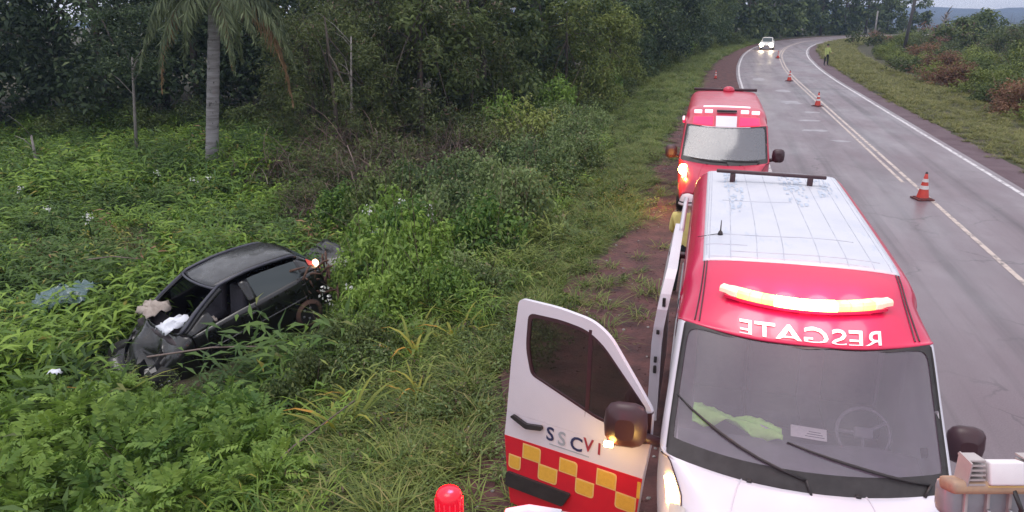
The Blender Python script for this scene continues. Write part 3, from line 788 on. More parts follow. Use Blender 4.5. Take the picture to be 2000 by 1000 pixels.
for (x, y, s) in [(-37, 27, 1.15), (-33.5, 29, 1.2), (-30, 32.5, 1.15), (-26.5, 35, 1.2), (-22.5, 36.5, 1.1), (-19, 36, 1.1), (-36, 34, 1.4), (-31, 38, 1.4), (-25, 41, 1.45), (-19, 42, 1.4), (-42, 31, 1.4), (-40, 23, 1.1), (-14.5, 40, 1.3), (-47, 27, 1.4), (-37, 42, 1.7), (-29, 45, 1.7), (-22, 48, 1.7), (-45, 36, 1.7), (-16, 48, 1.6)]:
    plant_tree('dark', x, y, s, 'dark leafy tree in the forest wall behind the palm', G1)
G2 = 'feathery brown green trees of the forest'
for (x, y, s) in [(-18, 31.5, .95), (-16, 28.5, .9), (-14.2, 27, .95), (-13.8, 31, 1.15), (-11.8, 30, 1.1), (-10.5, 33, 1.15), (-16.5, 34, 1.25), (-12.5, 35, 1.3)]:
    plant_tree('feather', x, y, s, 'feathery brown green tree right of the palm', G2)
for (x, y, s) in [(-12.6, 31.8, 1.15), (-10.8, 36, 1.25), (-13.6, 37.5, 1.4)]:
    plant_tree('mid', x, y, s, 'mid green tree above the dry brown brush', 'mid green trees above the dry brush')
for (x, y, s) in [(-10, 43, 1.1), (-12.5, 46, 1.3)]:
    plant_tree('dark', x, y, s, 'bluish dark tree far back between green crowns', 'bluish dark trees far back')
G3 = 'yellow green trees by the verge'
for (x, y, s) in [(-7.6, 41, .95), (-6.9, 45, 1.0), (-8.6, 47, 1.2), (-6.4, 49.5, .85)]:
    plant_tree('olive', x, y, s, 'yellow green bushy tree beside the grassy verge', G3)
G4 = 'trees lining the left verge into the distance'
for (x, y, s, k) in [(-6.6, 55, 1.0, 'dark'), (-7.4, 60, 1.2, 'mid'), (-5.6, 63, 1.05, 'dark'), (-6.8, 69, 1.2, 'mid'), (-4.8, 73, 1.05, 'dark'), (-5.2, 80, 1.2, 'mid'), (-3.4, 86, 1.1, 'dark'), (-3.6, 94, 1.25, 'mid'), (-1.2, 101, 1.1, 'dark'), (-.4, 110, 1.3, 'mid'),
                     (-10, 66, 1.6, 'dark'), (-9, 80, 1.7, 'dark'), (-7, 96, 1.8, 'dark'), (-3, 116, 1.8, 'dark')]:
    plant_tree(k, x, y, s, 'green tree in the row along the left verge', G4)
G6 = 'low hazy trees on the flats right of the road'
tree_proto('flat', 'lf_brush', 3.2, 2.2, .2, 26, 70, .5, .26, 3.4, .15, 'bark', 2, low=.4)
tree_proto('flatg', 'lf_mid', 3.0, 2.4, .2, 26, 70, .5, .26, 3.6, .15, 'bark', 2, low=.4)
gq = random.Random(31)
for i in range(34):
    y = 105 + i * 6.5 + gq.uniform(-5, 5); x = 24 + (y - 90) * gq.uniform(.18, 1.05)
    if road_off(np.array([x]), np.array([y]))[0] < 9: continue
    k = gq.choice(['flat', 'flat', 'flatg'])
    plant_tree(k, x, y, gq.uniform(.8, 1.35), ('brownish' if k == 'flat' else 'grey green') + ' low tree on the hazy flats', G6)
G5 = 'trees on the outside of the far bend'
for (x, y, s) in [(3, 120, 1.2), (5, 130, 1.3), (8, 138, 1.2), (11, 147, 1.3), (15, 155, 1.25), (20, 162, 1.2), (25, 168, 1.25), (30, 173, 1.15), (35, 178, 1.05), (41, 184, .9), (9, 152, 1.6), (16, 166, 1.6), (24, 178, 1.5), (33, 190, 1.3), (2, 138, 1.6)]:
    plant_tree('far', x, y, s, 'hazy grey green tree outside the far bend', G5)

# ------------------------------------------------------------------ shrubs
SH = {}
def shrub_proto(key, mat, r, h, clumps, per, L, W, nv=3, rc=.36, stems=14):
    SH[key] = []
    for i in range(nv):
        seed = 500 + 31 * len(SH) + i; g = np.random.default_rng(seed)
        d = nrm(g.normal(size=(clumps, 3))); d[:, 2] = np.abs(d[:, 2]); c = d * (g.uniform(.35, 1, clumps) ** .6)[:, None] * np.array([r, r, h * .86]); c[:, 2] += .08
        V, Q, T = leaf_cloud(c, r * rc * g.uniform(.6, 1.25, clumps), per, L, W, seed + 1)
        me = quads(key + '_foliage', V, Q, T, M[mat])
        V, Q, T = twig_quads(stems, (h * .6, h * 1.15), r * .25, .02, seed + 2, 1.5, .2, .012)
        st = quads(key + '_stems', V, Q, T, M['lf_twig'])
        SH[key].append((me, st))
shrub_proto('small', 'lf_small', 1.0, 1.0, 34, 110, .085, .045)
shrub_proto('leafy', 'lf_mid', 1.0, 1.15, 34, 130, .1, .045)
shrub_proto('rust', 'lf_rust', 1.2, 1.3, 34, 150, .11, .055, 2)
shrub_proto('brush', 'lf_brush', 1.2, 1.4, 34, 110, .13, .03, 2)
shrub_proto('olive', 'lf_olive', 1.2, 1.2, 34, 130, .11, .05, 2)
shrub_proto('green', 'lf_pin', .9, 1.1, 32, 110, .11, .045, 2)
SH['pin'] = []
for i in range(3):
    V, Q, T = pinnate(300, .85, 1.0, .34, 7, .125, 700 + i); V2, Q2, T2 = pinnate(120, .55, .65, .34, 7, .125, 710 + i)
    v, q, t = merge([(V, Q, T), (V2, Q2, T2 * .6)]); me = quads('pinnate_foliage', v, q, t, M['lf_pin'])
    V, Q, T = twig_quads(16, (.6, 1.0), .3, .02, 720 + i, 1.2, .2, .011); SH['pin'].append((me, quads('pinnate_stems', V, Q, T, M['lf_twig'])))
SC = {'n': 0}
def plant_shrub(key, x, y, s, label, group, sz=None, z=None):
    SC['n'] += 1; me, st = SH[key][SC['n'] % len(SH[key])]; g = random.Random(SC['n'] * 3)
    t = thing('shrub', label, 'shrub', (x, y, gzf(x, y) - .05 if z is None else z), (0, 0, g.uniform(0, 6.28)), group)
    t.scale = (s, s, sz or s * g.uniform(.85, 1.1))
    link('stems', st, None, t); link('foliage', me, None, t)
    return t
gA = 'bright green shrubs in the near corner of the thicket'
for (x, y, s) in [(-6.2, 6.4, 1.0), (-5.2, 6.9, .85), (-7.1, 7.0, 1.0), (-5.7, 7.7, .8), (-6.5, 8.0, .8), (-8.3, 7.4, .95), (-9.3, 6.7, 1.05), (-8.1, 6.2, 1.0), (-4.4, 6.2, .65), (-9.6, 8.0, .8), (-7.3, 5.6, 1.0), (-10.6, 7.4, .9), (-5.3, 5.5, .9), (-7.7, 8.3, .6), (-10.9, 8.6, .8), (-8.9, 8.8, .55)]:
    plant_shrub('pin', x, y, s * 1.12, 'feathery bright green shrub below the black car', gA, s * 1.15)
gB = 'grey green small leaved shrubs on the bank'
for (x, y, s) in [(-5.4, 17.2, 1.1), (-4.9, 15.7, .9), (-4.5, 18.6, 1.0), (-4.0, 20.4, .9), (-5.3, 19.6, 1.2), (-6.4, 18.2, 1.2), (-6.2, 21.0, 1.2), (-4.8, 22.6, 1.1), (-3.9, 23.6, .9), (-5.9, 24.2, 1.25), (-4.6, 26.0, 1.1), (-5.0, 28.3, 1.1), (-6.6, 26.5, 1.2), (-4.6, 30.4, 1.0), (-6.0, 31.2, 1.3), (-4.1, 14.2, .7), (-5.9, 15.2, .8), (-7.4, 22.8, 1.2)]:
    plant_shrub('small', x, y, s * 1.12, 'grey green shrub on the bank beside the red soil', gB, s * 1.5)
gC = 'shrubs at the foot of the verge trees'
for (x, y, s, k) in [(-7.4, 33.5, 1.5, 'small'), (-8.6, 35.6, 1.7, 'leafy'), (-5.4, 34.2, 1.2, 'small'), (-6.4, 36.5, 1.4, 'small'), (-9.6, 33.6, 1.5, 'small'), (-5.6, 38.6, 1.1, 'leafy'), (-8.0, 38.6, 1.6, 'small'), (-5.3, 42.5, 1.1, 'olive'), (-5.4, 47, 1.2, 'leafy'), (-5.2, 52, 1.2, 'olive'), (-5.0, 57, 1.2, 'leafy'), (-4.6, 61.5, 1.1, 'olive'), (-4.4, 66, 1.2, 'leafy'), (-3.8, 71, 1.1, 'olive'), (-3.2, 77, 1.2, 'leafy'), (-2.6, 83, 1.2, 'olive'), (-1.8, 90, 1.3, 'leafy'), (-.6, 97, 1.3, 'olive'), (.6, 104, 1.4, 'leafy'), (2.6, 111, 1.4, 'olive')]:
    plant_shrub(k, x, y, s, 'green shrub below the trees along the left verge', gC)
gD = 'tall green shrubs right of the black car'
for (x, y, s, sz) in [(-5.5, 13.3, 1.0, 1.25), (-6.0, 14.1, 1.0, 1.35), (-5.0, 14.0, .8, .95), (-6.7, 13.6, .8, 1.0), (-5.0, 12.4, .8, .9), (-4.6, 13.1, .7, .7), (-5.8, 12.2, .7, .8), (-6.9, 14.9, .8, 1.0)]:
    plant_shrub('green', x, y, s * 1.3, 'tall bright green shrub right of the black car', gD, sz * 1.6)
gH = 'mixed green shrubs between the car and the red soil'
for (x, y, s, sz, k) in [(-5.3, 11.2, .7, .8, 'green'), (-4.4, 11.6, .6, .75, 'green'), (-6.3, 12.9, .75, .95, 'green'), (-4.2, 14.6, .8, 1.0, 'green'), (-5.1, 10.0, .55, .6, 'leafy'), (-4.7, 9.2, .5, .5, 'small'), (-3.9, 12.4, .6, .6, 'small'), (-4.2, 16.6, .9, 1.1, 'small'), (-7.4, 16.4, 1.0, 1.2, 'green'), (-6.6, 16.9, .9, 1.2, 'small'), (-8.2, 18.2, .9, 1.1, 'leafy'), (-7.4, 19.4, 1.1, 1.4, 'small'), (-8.9, 20.6, .8, 1.0, 'leafy'), (-9.6, 18.4, .7, .9, 'green'), (-5.4, 8.8, .5, .6, 'leafy'), (-5.9, 10.6, .5, .6, 'leafy')]:
    plant_shrub(k, x, y, s * 1.35, 'green shrub between the black car and the red soil', gH, sz * 1.7)
gI = 'rounded bright bushes below the verge trees'
for (x, y, s, sz, k) in [(-7.2, 30, 1.6, 2.0, 'olive'), (-6.2, 33.2, 1.3, 1.7, 'leafy'), (-8.6, 31.6, 1.6, 2.4, 'green'), (-7.0, 36.2, 1.7, 2.5, 'green'), (-9.4, 36.8, 1.9, 3.0, 'small'), (-6.0, 40.2, 1.3, 2.2, 'olive'), (-8.6, 41.5, 1.8, 3.0, 'leafy'), (-6.0, 44.4, 1.4, 2.4, 'green'), (-6.2, 50.5, 1.5, 2.6, 'olive'), (-6.2, 56.5, 1.6, 2.8, 'leafy'), (-5.8, 62, 1.6, 2.6, 'olive'), (-5.4, 68, 1.7, 2.8, 'green'), (-4.6, 75, 1.7, 2.8, 'olive'), (-3.6, 82, 1.7, 2.8, 'green'), (-11.4, 40, 2.0, 3.4, 'olive')]:
    plant_shrub(k, x, y, s, 'rounded bright bush below the verge trees', gI, sz)
gE = 'dark leafy shrubs below the forest wall'
for (x, y, s) in [(-33, 27, 1.4), (-30, 29.5, 1.5), (-27.3, 31.5, 1.5), (-24.5, 32.6, 1.4), (-21.8, 32.8, 1.5), (-19.2, 31, 1.3), (-35.5, 25, 1.5), (-17.4, 29, 1.2)]:
    plant_shrub('leafy', x, y, s, 'dark leafy shrub at the foot of the forest wall', gE)
gF = 'brown brush around the dry thicket'
for (x, y, s) in [(-11.6, 21.5, 1.2), (-10.4, 22.8, 1.3), (-12.8, 23.2, 1.4), (-9.4, 24.4, 1.4), (-11.4, 25.2, 1.6), (-14, 25, 1.4), (-8.3, 27.2, 1.4), (-10, 27.8, 1.6), (-12.9, 27.6, 1.6), (-9.2, 30.4, 1.6), (-11.8, 20.0, .9), (-9.6, 20.6, .8)]:
    plant_shrub('brush', x, y, s, 'brown olive bush with thin leaves in the dry thicket', gF)
gG = 'rusty shrubs along the right verge'
gg = random.Random(5)
for (x, y, s, k) in [(14.9, 38.5, .85, 'olive'), (16.4, 40.5, 1.5, 'olive'), (15.2, 43.5, 1.2, 'rust'), (17.6, 44.5, 1.8, 'brush'), (15.6, 48, 1.3, 'leafy'), (18.6, 49.5, 1.7, 'olive'), (16.4, 52.5, 1.3, 'olive'), (19.8, 55, 1.9, 'brush'), (16.0, 57.5, 1.2, 'rust'), (18.2, 60, 1.6, 'leafy'), (21.6, 62, 1.9, 'olive'), (16.2, 63, 1.1, 'olive'), (17.6, 67, 1.3, 'rust'), (20.4, 69, 1.5, 'olive'), (16.4, 70.5, 1.1, 'leafy'), (18.4, 75, 1.3, 'olive'), (22.4, 75, 1.7, 'brush'), (17.0, 79, 1.1, 'olive'), (20, 83, 1.4, 'rust'), (17.8, 88, 1.2, 'olive'), (23.5, 90, 1.6, 'brush'), (19, 95, 1.2, 'leafy'), (22, 102, 1.5, 'olive'), (24.5, 108, 1.6, 'brush'), (25.5, 115, 1.6, 'olive'), (20.5, 52, 1.9, 'brush'), (22.5, 56, 2.0, 'rust'), (20.5, 46.5, 2.1, 'leafy'), (17.2, 47, 1.6, 'leafy'), (18.8, 53.5, 1.7, 'olive'), (19.2, 57, 1.5, 'leafy'), (24, 66, 2.2, 'leafy'), (26, 72, 2.4, 'olive'), (25.5, 60, 2.4, 'leafy'), (23.5, 52, 2.5, 'leafy'), (29, 82, 2.4, 'leafy'), (30, 92, 2.4, 'brush'), (22.6, 44.6, 2.3, 'leafy')]:
    plant_shrub(k, x, y, s * 1.1, ('rusty brown shrub on the flats right of the road' if k == 'rust' else 'green shrub among rusty ones right of the road' if k != 'brush' else 'dull olive brown shrub right of the road'), gG)
# dry vine tangles
TW = []
for i in range(3):
    V, Q, T = twig_quads(170, (.8, 2.0), 1.0, .02, 800 + i, .35, .9, .012); TW.append(quads('dry_vines', V, Q, T, M['lf_twig']))
for i, (x, y, s) in enumerate([(-10.9, 21.6, 1.1), (-9.6, 22.4, 1.1), (-8.6, 23.6, 1.2), (-10.2, 24.2, 1.3), (-11.8, 22.8, 1.3), (-7.9, 25.4, 1.2), (-9.3, 26.2, 1.4), (-12.9, 24.6, 1.5), (-7.4, 21.6, .8), (-13.6, 27, 1.6), (-6.9, 28.6, 1.2), (-11.2, 19.4, .8), (-7.2, 20.0, .7), (-14.5, 22.8, 1.2)]):
    o = link('vine_tangle', TW[i % 3], None); o.location = (x, y, gzf(x, y) + .5 * s); o.scale = (s, s, s * .9); o.rotation_euler = (0, 0, i * 1.9)
    tag(o, 'tangle of dry purple brown stems at the forest edge', 'dry bush', 'tangles of dry stems')

# yellowing strap plants
YP = []
for i in range(3):
    V, Q, T = straps(15, .85, .06, .1, (.1, .9), .7, 5, 900 + i); YP.append(quads('yellow_clump', V, Q, T, M['lf_yellow']))
yl = [(-4.25, 7.6, 1.0, 'yellow and orange leaved plant nearest the red beacon'), (-4.5, 8.5, .8, 'small yellow leaved plant behind the orange leaved one'), (-4.0, 9.6, 1.0, 'yellow green strap plant below the tall shrubs'), (-4.4, 10.4, .9, 'yellow green strap plant beside bare brown stems'), (-9.05, 8.75, 1.05, 'bright yellow strap plant by the nose of the black car'), (-3.45, 8.3, .7, 'low pinkish yellow plant near the open van door'), (-3.6, 10.3, .8, 'yellow green strap plant nearest the red soil')]
for i, (x, y, s, lb) in enumerate(yl):
    o = link('yellow_plant', YP[i % 3], None); o.location = (x, y, gzf(x, y)); o.scale = (s,) * 3; o.rotation_euler = (0, 0, i * 2.1)
    tag(o, lb, 'plant')

# white ginger blossoms on stalks
V, Q = leaf_quads(np.zeros((9, 3)) + np.random.default_rng(3).normal(size=(9, 3)) * .04, np.random.default_rng(4).normal(size=(9, 3)) + np.array([0, 0, .5]), np.random.default_rng(5).normal(size=(9, 3)), np.full(9, .075), np.full(9, .05))
FL = quads('blossom', V, Q, np.random.default_rng(6).uniform(0, .9, 9), M['lf_flower'])
sb = MB().tube([(0, 0, -1.0), (.03, 0, -.4), (0, 0, 0)], [.012, .01, .006], 5); STK = sb.mesh('stalk'); STK.materials.append(M['lf_ginger_dk'])
gz_f = 'white blossoms among the green leaves'
for i, (x, y, z) in enumerate([(-7.4, 15.3, .35), (-6.6, 15.2, .62), (-5.9, 15.3, .5), (-5.75, 15.1, .35), (-6.7, 14.2, .2), (-7.0, 13.2, -.15), (-6.9, 12.0, -.35), (-6.6, 11.7, -.4), (-6.35, 12.2, -.3), (-16.9, 15.6, -.3), (-15.6, 15.5, -.35), (-15.3, 15.2, -.4), (-17.2, 20.2, -.3), (-15.2, 19.4, -.25), (-14.9, 19.7, -.2), (-8.0, 16.4, .1), (-19.6, 17.2, -.3), (-6.2, 14.8, .3)]):
    t = thing('white_flower', 'white blossom on a stalk among the green leaves', 'flower', (x, y, z), (0, 0, i * 1.3), gz_f)
    link('stalk', STK, None, t); link('blossom', FL, None, t)

# thin saplings and bare sticks
def sapling(x, y, h, r, label, lean=(0, 0), branches=6, name='sapling', crown=False):
    t = thing(name, label, 'tree', (x, y, gzf(x, y)))
    b = MB(); L = Vector((lean[0], lean[1], h)); b.tube([(0, 0, -.2), L * .5, L], [r, r * .8, r * .5], 7)
    g = random.Random(int(x * 10))
    b.build('trunk', M['palebark'], t, True)
    bb = MB()
    for k in range(branches):
        a = L * g.uniform(.5, 1); az = g.uniform(0, 6.28); q = a + Vector((math.cos(az), math.sin(az), .9)) * g.uniform(.5, 1.3)
        bb.tube([a, a.lerp(q, .5) + Vector((0, 0, .1)), q], [r * .3, r * .2, r * .08], 5)
    bb.build('branches', M['palebark'], t, True)
    if crown:
        c_ = link('crown', TREES['dark'][1][0], None, t); c_.scale = (.5, .5, .42); c_.location = (lean[0], lean[1], h - 1.2)
    return t
sapling(-22.9, 25.8, 4.2, .075, 'thin pale young trunk standing left of the palm', (.4, .2), crown=True)
sapling(-24.4, 22.4, 1.6, .07, 'short thin pale stem at the left edge of the thicket', (0, 0), 2)
sapling(-13.7, 27.0, 5, .06, 'slim pale stem in the brown brush', (.2, .3), 5)
sapling(31.1, 122.6, 4.6, .3, 'bare pale tree on the flats right of the road', (.5, 0), 14, 'bare_tree')
for i, (a, b, lb) in enumerate([((-4.9, 6.0, -.55), (-4.2, 7.9, -.1), 'pale dry stick leaning near the red beacon'), ((-8.3, 8.9, -.45), (-6.4, 9.6, -.35), 'long pale dry stick lying under the black car doors'), ((-12.6, 12.3, -.3), (-11.4, 12.5, -.25), 'pale dry stick lying behind the crumpled glass sheet'), ((-10.4, 20.3, .9), (-9.9, 19.8, .2), 'short pale stick caught in the dry brush')]):
    a, b = Vector(a), Vector(b); o = MB().tube([(0, 0, 0), (b - a) * .5 + Vector((0, 0, .07)), b - a], [.016, .013, .008], 6).build('stick', M['drystem'], None, True)
    o.location = a; tag(o, lb, 'stick')

# ------------------------------------------------------------------ palm
pz = gzf(-18.1, 24.0)
palm = thing('palm_tree', 'tall palm with pale ringed trunk and drooping fronds at the forest edge', 'palm', (-18.1, 24.0, pz))
b = MB(); n = 40; pts = []; rad = []
for i in range(n + 1):
    t = i / n; pts.append((.95 * t, .25 * t, -.4 + 6.9 * t)); rad.append(.235 - .04 * t + (.012 if i % 2 else 0))
b.tube(pts, rad, 14)
m, nt, out = newmat('ringed_palm_bark'); p = nt.nodes.new('ShaderNodeBsdfPrincipled'); p.inputs['Roughness'].default_value = .9
f = noise_fac(nt, 2.0, 5, .4, .62, stretch=(.6, .6, 4.5)); f2 = noise_fac(nt, 7, 4, .62, .68, stretch=(1, 1, .7))
c = mixrgb(nt, f, (.3, .285, .3), (.17, .155, .16)); c = mixrgb(nt, f2, c, (.06, .055, .055)); nt.links.new(c, p.inputs['Base Color'])
bp = nt.nodes.new('ShaderNodeBump'); bp.inputs['Strength'].default_value = .6; nt.links.new(f, bp.inputs['Height']); nt.links.new(bp.outputs[0], p.inputs['Normal']); nt.links.new(p.outputs[0], out.inputs[0])
b.build('trunk', m, palm, True)
def frond(L, up, droop, mat, seed, nl=46, lw=.04, ll=.62, hang=.6, t1=1.0):
    g = np.random.default_rng(seed); t = np.linspace(.12, t1, nl)
    rx = L * t * (1 - .22 * droop * t * t); rz = L * (up * t - droop * t ** 2.2)
    P = np.stack([rx, np.zeros(nl), rz], 1); D = np.gradient(P, axis=0); D = nrm(D)
    C = []; A = []; U = []; LL = []
    for s in (-1, 1):
        C.append(P); A.append(np.stack([D[:, 0] * .55, s * (.8 - .4 * t), D[:, 2] * .55 - hang * (.5 + t)], 1) + g.normal(size=(nl, 3)) * .12)
        U.append(np.tile([0, 0, 1.], (nl, 1)) + g.normal(size=(nl, 3)) * .3 + D * .3); LL.append(ll * np.sin(np.pi * (.15 + .8 * t)) + .08)
    C = np.concatenate(C); A = np.concatenate(A); U = np.concatenate(U); LL = np.concatenate(LL)
    V, Q = leaf_quads(C, A, U, LL, np.full(len(C), lw), .3)
    T = g.uniform(.1, .92, len(Q))
    k = 10; r = []
    for i in range(0, nl, 3):
        for a in range(3): r.append(P[i] + np.array([0, math.cos(a * 2.09), math.sin(a * 2.09)]) * .03 * (1 - .8 * i / nl))
    r = np.array(r); q = []
    for i in range(len(r) // 3 - 1):
        for a in range(3): q.append([3 * i + a, 3 * i + (a + 1) % 3, 3 * i + 3 + (a + 1) % 3, 3 * i + 3 + a])
    return quads('frond', *merge([(V, Q, T), (r, np.array(q), np.full(len(q), .6))]), M[mat])
top = (.95, .25, 6.45)
FR = [frond(3.1, .55, 1.0, 'lf_palm', 31, 70, .055, .75), frond(3.3, .25, 1.05, 'lf_palm', 32, 70, .055, .75), frond(3.6, .8, .9, 'lf_palm', 33, 70, .055, .75)]
for i in range(22):
    o = link('frond', FR[i % 3], None, palm); o.location = top; o.rotation_euler = (0, R(-6 * (i % 3)), i * 2.4 + .3)
DF = [frond(3.0, .05, 1.15, 'lf_deadpalm', 36, 70, .06, .6, .9), frond(3.2, .3, 1.2, 'lf_deadpalm', 37, 70, .06, .7, .9)]
for i, (az, me, sc) in enumerate([(-.55, DF[0], .62), (.12, DF[1], 1.08), (3.5, DF[1], .95)]):
    o = link('dead_frond', me, None, palm); o.location = top; o.rotation_euler = (0, 0, az); o.scale = (sc * (.55 if i == 0 else 1), sc, sc * 1.15); o['label'] = 'dry orange brown hanging frond'
#@@OBJECTS

# ------------------------------------------------------------------ rescue vans
def van_stations():
    # each half profile: centre, .., glass corner, pillar, shoulder, belt, waist, sill   (y counted from the van's middle)
    def roof(y, z, w=1.0, dz=0.):
        return [(0, y, z), (.42, y, z - .005), (.74, y, z - .02), (.9, y, z - .05), (1.0 * w, y, z - .15 + dz), (1.06 * w, y, z - .36 + dz), (1.1, y, 1.3), (1.1, y, .8), (1.07, y, .35)]
    st = [
        [(0, -3.62, .62), (.4, -3.6, .62), (.7, -3.52, .62), (.85, -3.45, .61), (.92, -3.4, .58), (.96, -3.38, .55), (.98, -3.36, .5), (.98, -3.36, .42), (.96, -3.36, .35)],
        [(0, -3.5, .98), (.4, -3.47, .98), (.68, -3.36, .97), (.86, -3.2, .94), (.96, -3.05, .88), (1.02, -2.98, .8), (1.05, -2.94, .68), (1.05, -2.94, .52), (1.03, -2.94, .35)],
        [(0, -3.05, 1.15), (.4, -3.03, 1.155), (.7, -2.96, 1.16), (.88, -2.84, 1.14), (.98, -2.7, 1.08), (1.04, -2.62, .98), (1.07, -2.58, .85), (1.08, -2.58, .65), (1.05, -2.58, .35)],
        [(0, -2.69, 1.225), (.4, -2.67, 1.235), (.74, -2.62, 1.265), (1.02, -2.55, 1.3), (1.09, -2.42, 1.27), (1.115, -2.3, 1.18), (1.12, -2.26, 1.05), (1.12, -2.24, .75), (1.09, -2.2, .35)],
        [(0, -2.64, 1.245), (.42, -2.62, 1.255), (.76, -2.57, 1.285), (1.045, -2.49, 1.32), (1.115, -2.34, 1.33), (1.125, -2.2, 1.28), (1.13, -2.12, 1.1), (1.13, -2.1, .78), (1.1, -2.1, .35)],
        [(0, -2.26, 1.67), (.41, -2.24, 1.68), (.75, -2.17, 1.695), (1.02, -2.06, 1.72), (1.085, -1.92, 1.72), (1.1, -1.75, 1.62), (1.12, -1.6, 1.25), (1.12, -1.6, .8), (1.09, -1.6, .35)],
        [(0, -1.88, 2.06), (.41, -1.86, 2.065), (.73, -1.79, 2.085), (.985, -1.69, 2.105), (1.055, -1.56, 2.07), (1.075, -1.35, 1.92), (1.1, -1.2, 1.3), (1.1, -1.2, .8), (1.07, -1.2, .35)],
        [(0, -1.78, 2.15), (.41, -1.76, 2.15), (.73, -1.69, 2.16), (.965, -1.58, 2.15), (1.05, -1.44, 2.1), (1.075, -1.2, 1.94), (1.1, -1.0, 1.3), (1.1, -1.0, .8), (1.07, -1.0, .35)],
        [(0, -1.4, 2.36), (.42, -1.38, 2.355), (.74, -1.32, 2.335), (.92, -1.22, 2.29), (1.02, -1.05, 2.2), (1.07, -.85, 1.98), (1.1, -.7, 1.3), (1.1, -.7, .8), (1.07, -.7, .35)],
        roof(-.86, 2.49), roof(-.2, 2.52), roof(1.4, 2.53), roof(3.2, 2.52), roof(3.42, 2.45, .99)]
    return st

def build_van(kind, loc, sc, label):
    v1 = kind == 'ambulance'
    root = thing('rescue_van', label, 'ambulance' if v1 else 'rescue van', loc)
    lf = Loft(van_stations(), sc)
    paint = M['white'] if v1 else M['pinkred']; roofp = M['red'] if v1 else M['pinkred']
    # body: bonnet and front, pillars, sides with the two openings on the kerb side
    b = MB()
    lf.patch(b, 0, 3.55, 16, -8, 8, 40)
    for s in (-1, 1):
        lf.patch(b, 3.55, 6.3, 18, *sorted((s * 3.06, s * 4.5)), 4)
    lf.patch(b, 3.55, 13, 40, 4.5, 8, 12)                      # driver's side, closed
    if v1:
        lf.patch(b, 3.55, 4.5, 4, -8, -4.5, 12)
        lf.patch(b, 8.6, 10.05, 6, -8, -4.5, 12); lf.patch(b, 11.0, 13, 8, -8, -4.5, 12); lf.patch(b, 10.05, 11.0, 4, -5.15, -4.5, 3)
        lf.patch(b, 10.05, 11.0, 4, -8, -7.6, 2); lf.patch(b, 4.5, 8.6, 10, -8, -7.5, 3)
    else: lf.patch(b, 3.55, 13, 40, -8, -4.5, 12)
    back = [lf.ev(13, v) for v in np.linspace(-8, 8, 41)]
    b.add(back, [tuple(range(41))])
    body = b.build('body', paint, root, True, solid=.02, sharp=50)
    # roof skin
    b = MB(); lf.patch(b, 6.22, 13, 54, -4.9, 4.9, 34, .004)
    b.build('roof', roofp, root, True, solid=.02)
    if v1:
        b = MB(); lf.patch(b, 6.24, 13, 50, -5.5, -4.9, 3, .006); lf.patch(b, 6.24, 13, 50, 4.9, 5.3, 2, .006); b.build('side_stripe', M['red'], root, True)
    # windscreen, its black border, cowl
    b = MB(); lf.patch(b, 4.02, 6.14, 12, -2.98, 2.98, 16); b.build('windshield', M['windshield'] if v1 else M['paleglass'], root, True)
    b = MB(); N = 64
    def sq(t, a, bb, e):
        c, s_ = math.cos(t), math.sin(t); return (5.05 + a * math.copysign(abs(s_) ** (2 / e), s_), bb * math.copysign(abs(c) ** (2 / e), c))
    rows = []
    for w in np.linspace(0, 1, 4):
        rows.append([lf.ev(*[q0 * (1 - w) + q1 * w for q0, q1 in zip(sq(t, 1.16, 3.1, 40), sq(t, 1.02, 2.87, 9))], .006) for t in np.linspace(0, 2 * math.pi, N + 1)])
    b.grid(rows); b.build('windshield_seal', M['black'], root, True)
    b = MB(); lf.patch(b, 3.5, 4.28, 4, -2.95, 2.95, 16, .008); b.build('cowl', M['black'], root, True)
    for (ua, va, ub, vb) in (((4.85, -2.9, 4.15, .05), (4.62, -.3, 4.12, 2.5)) if v1 else ((4.25, -2.2, 4.15, .2), (4.3, -.2, 4.15, 2.3))):
        b = MB(); b.tube([lf.ev(ua + (ub - ua) * t, va + (vb - va) * t, .02 + .015 * math.sin(t * 3.14)) for t in np.linspace(0, 1, 8)], [.007, .009, .011, .013, .013, .012, .012, .012], 6)
        b.tube([lf.ev(ub, vb, .03), lf.ev(3.7, vb * .9 + .1, .02)], .012, 6)
        b.build('wiper', M['black'], root, True)
    for v in np.linspace(-2.4, 2.4, 15):
        b = MB(); b.tube([lf.ev(3.62, v, .012), lf.ev(3.62, v + .2, .012)], .008, 5); b.build('cowl_slat', M['rubber'], root)
    for s in (-1, 1):
        b = MB(); b.tube([lf.ev(u, s * (1.1 + .25 * (3.4 - u)), .004) for u in np.linspace(3.4, 1.2, 10)], [.002] + [.005] * 8 + [.002], 6); b.build('bonnet_crease', paint, root, True)
        c = Vector(lf.ev(3.2, s * 1.0, .01)); MB().box(c, (.04, .05, .02), bev=.006).build('washer_nozzle', M['black'], root, True)
        b = MB(); b.tube([lf.ev(u, s * 3.08, .006) for u in np.linspace(4.05, 6.1, 14)], .008, 5); b.build('pillar_seal', M['rubber'], root)
    # seams of the bonnet
    b = MB()
    for s in (-1, 1):
        b.tube([lf.ev(u, s * v, .001) for u, v in ((3.4, 3.15), (2.8, 3.15), (2.0, 3.25), (1.3, 3.3))], .006, 5)
    b.build('bonnet_seam', M['darkred_plastic'], root)
    # cab interior: floor, bulkhead, dashboard, seats, wheel
    def SC(x, y, z): return (x * sc[0], y * sc[1], z * sc[2])
    b = MB(); b.box(SC(0, -.3, .55), (2.0 * sc[0], 4.6, .06)); b.box(SC(0, -.35, 1.45), (1.98 * sc[0], .05, 1.8 * sc[2])); b.box(SC(0, 3.1, 1.3), (1.95 * sc[0], .04, 1.5)); b.box(SC(.9, 1.4, 1.35), (.04, 3.4, 1.7))
    b.build('floor', M['interior'] if v1 else M['darkin'], root)
    D = []
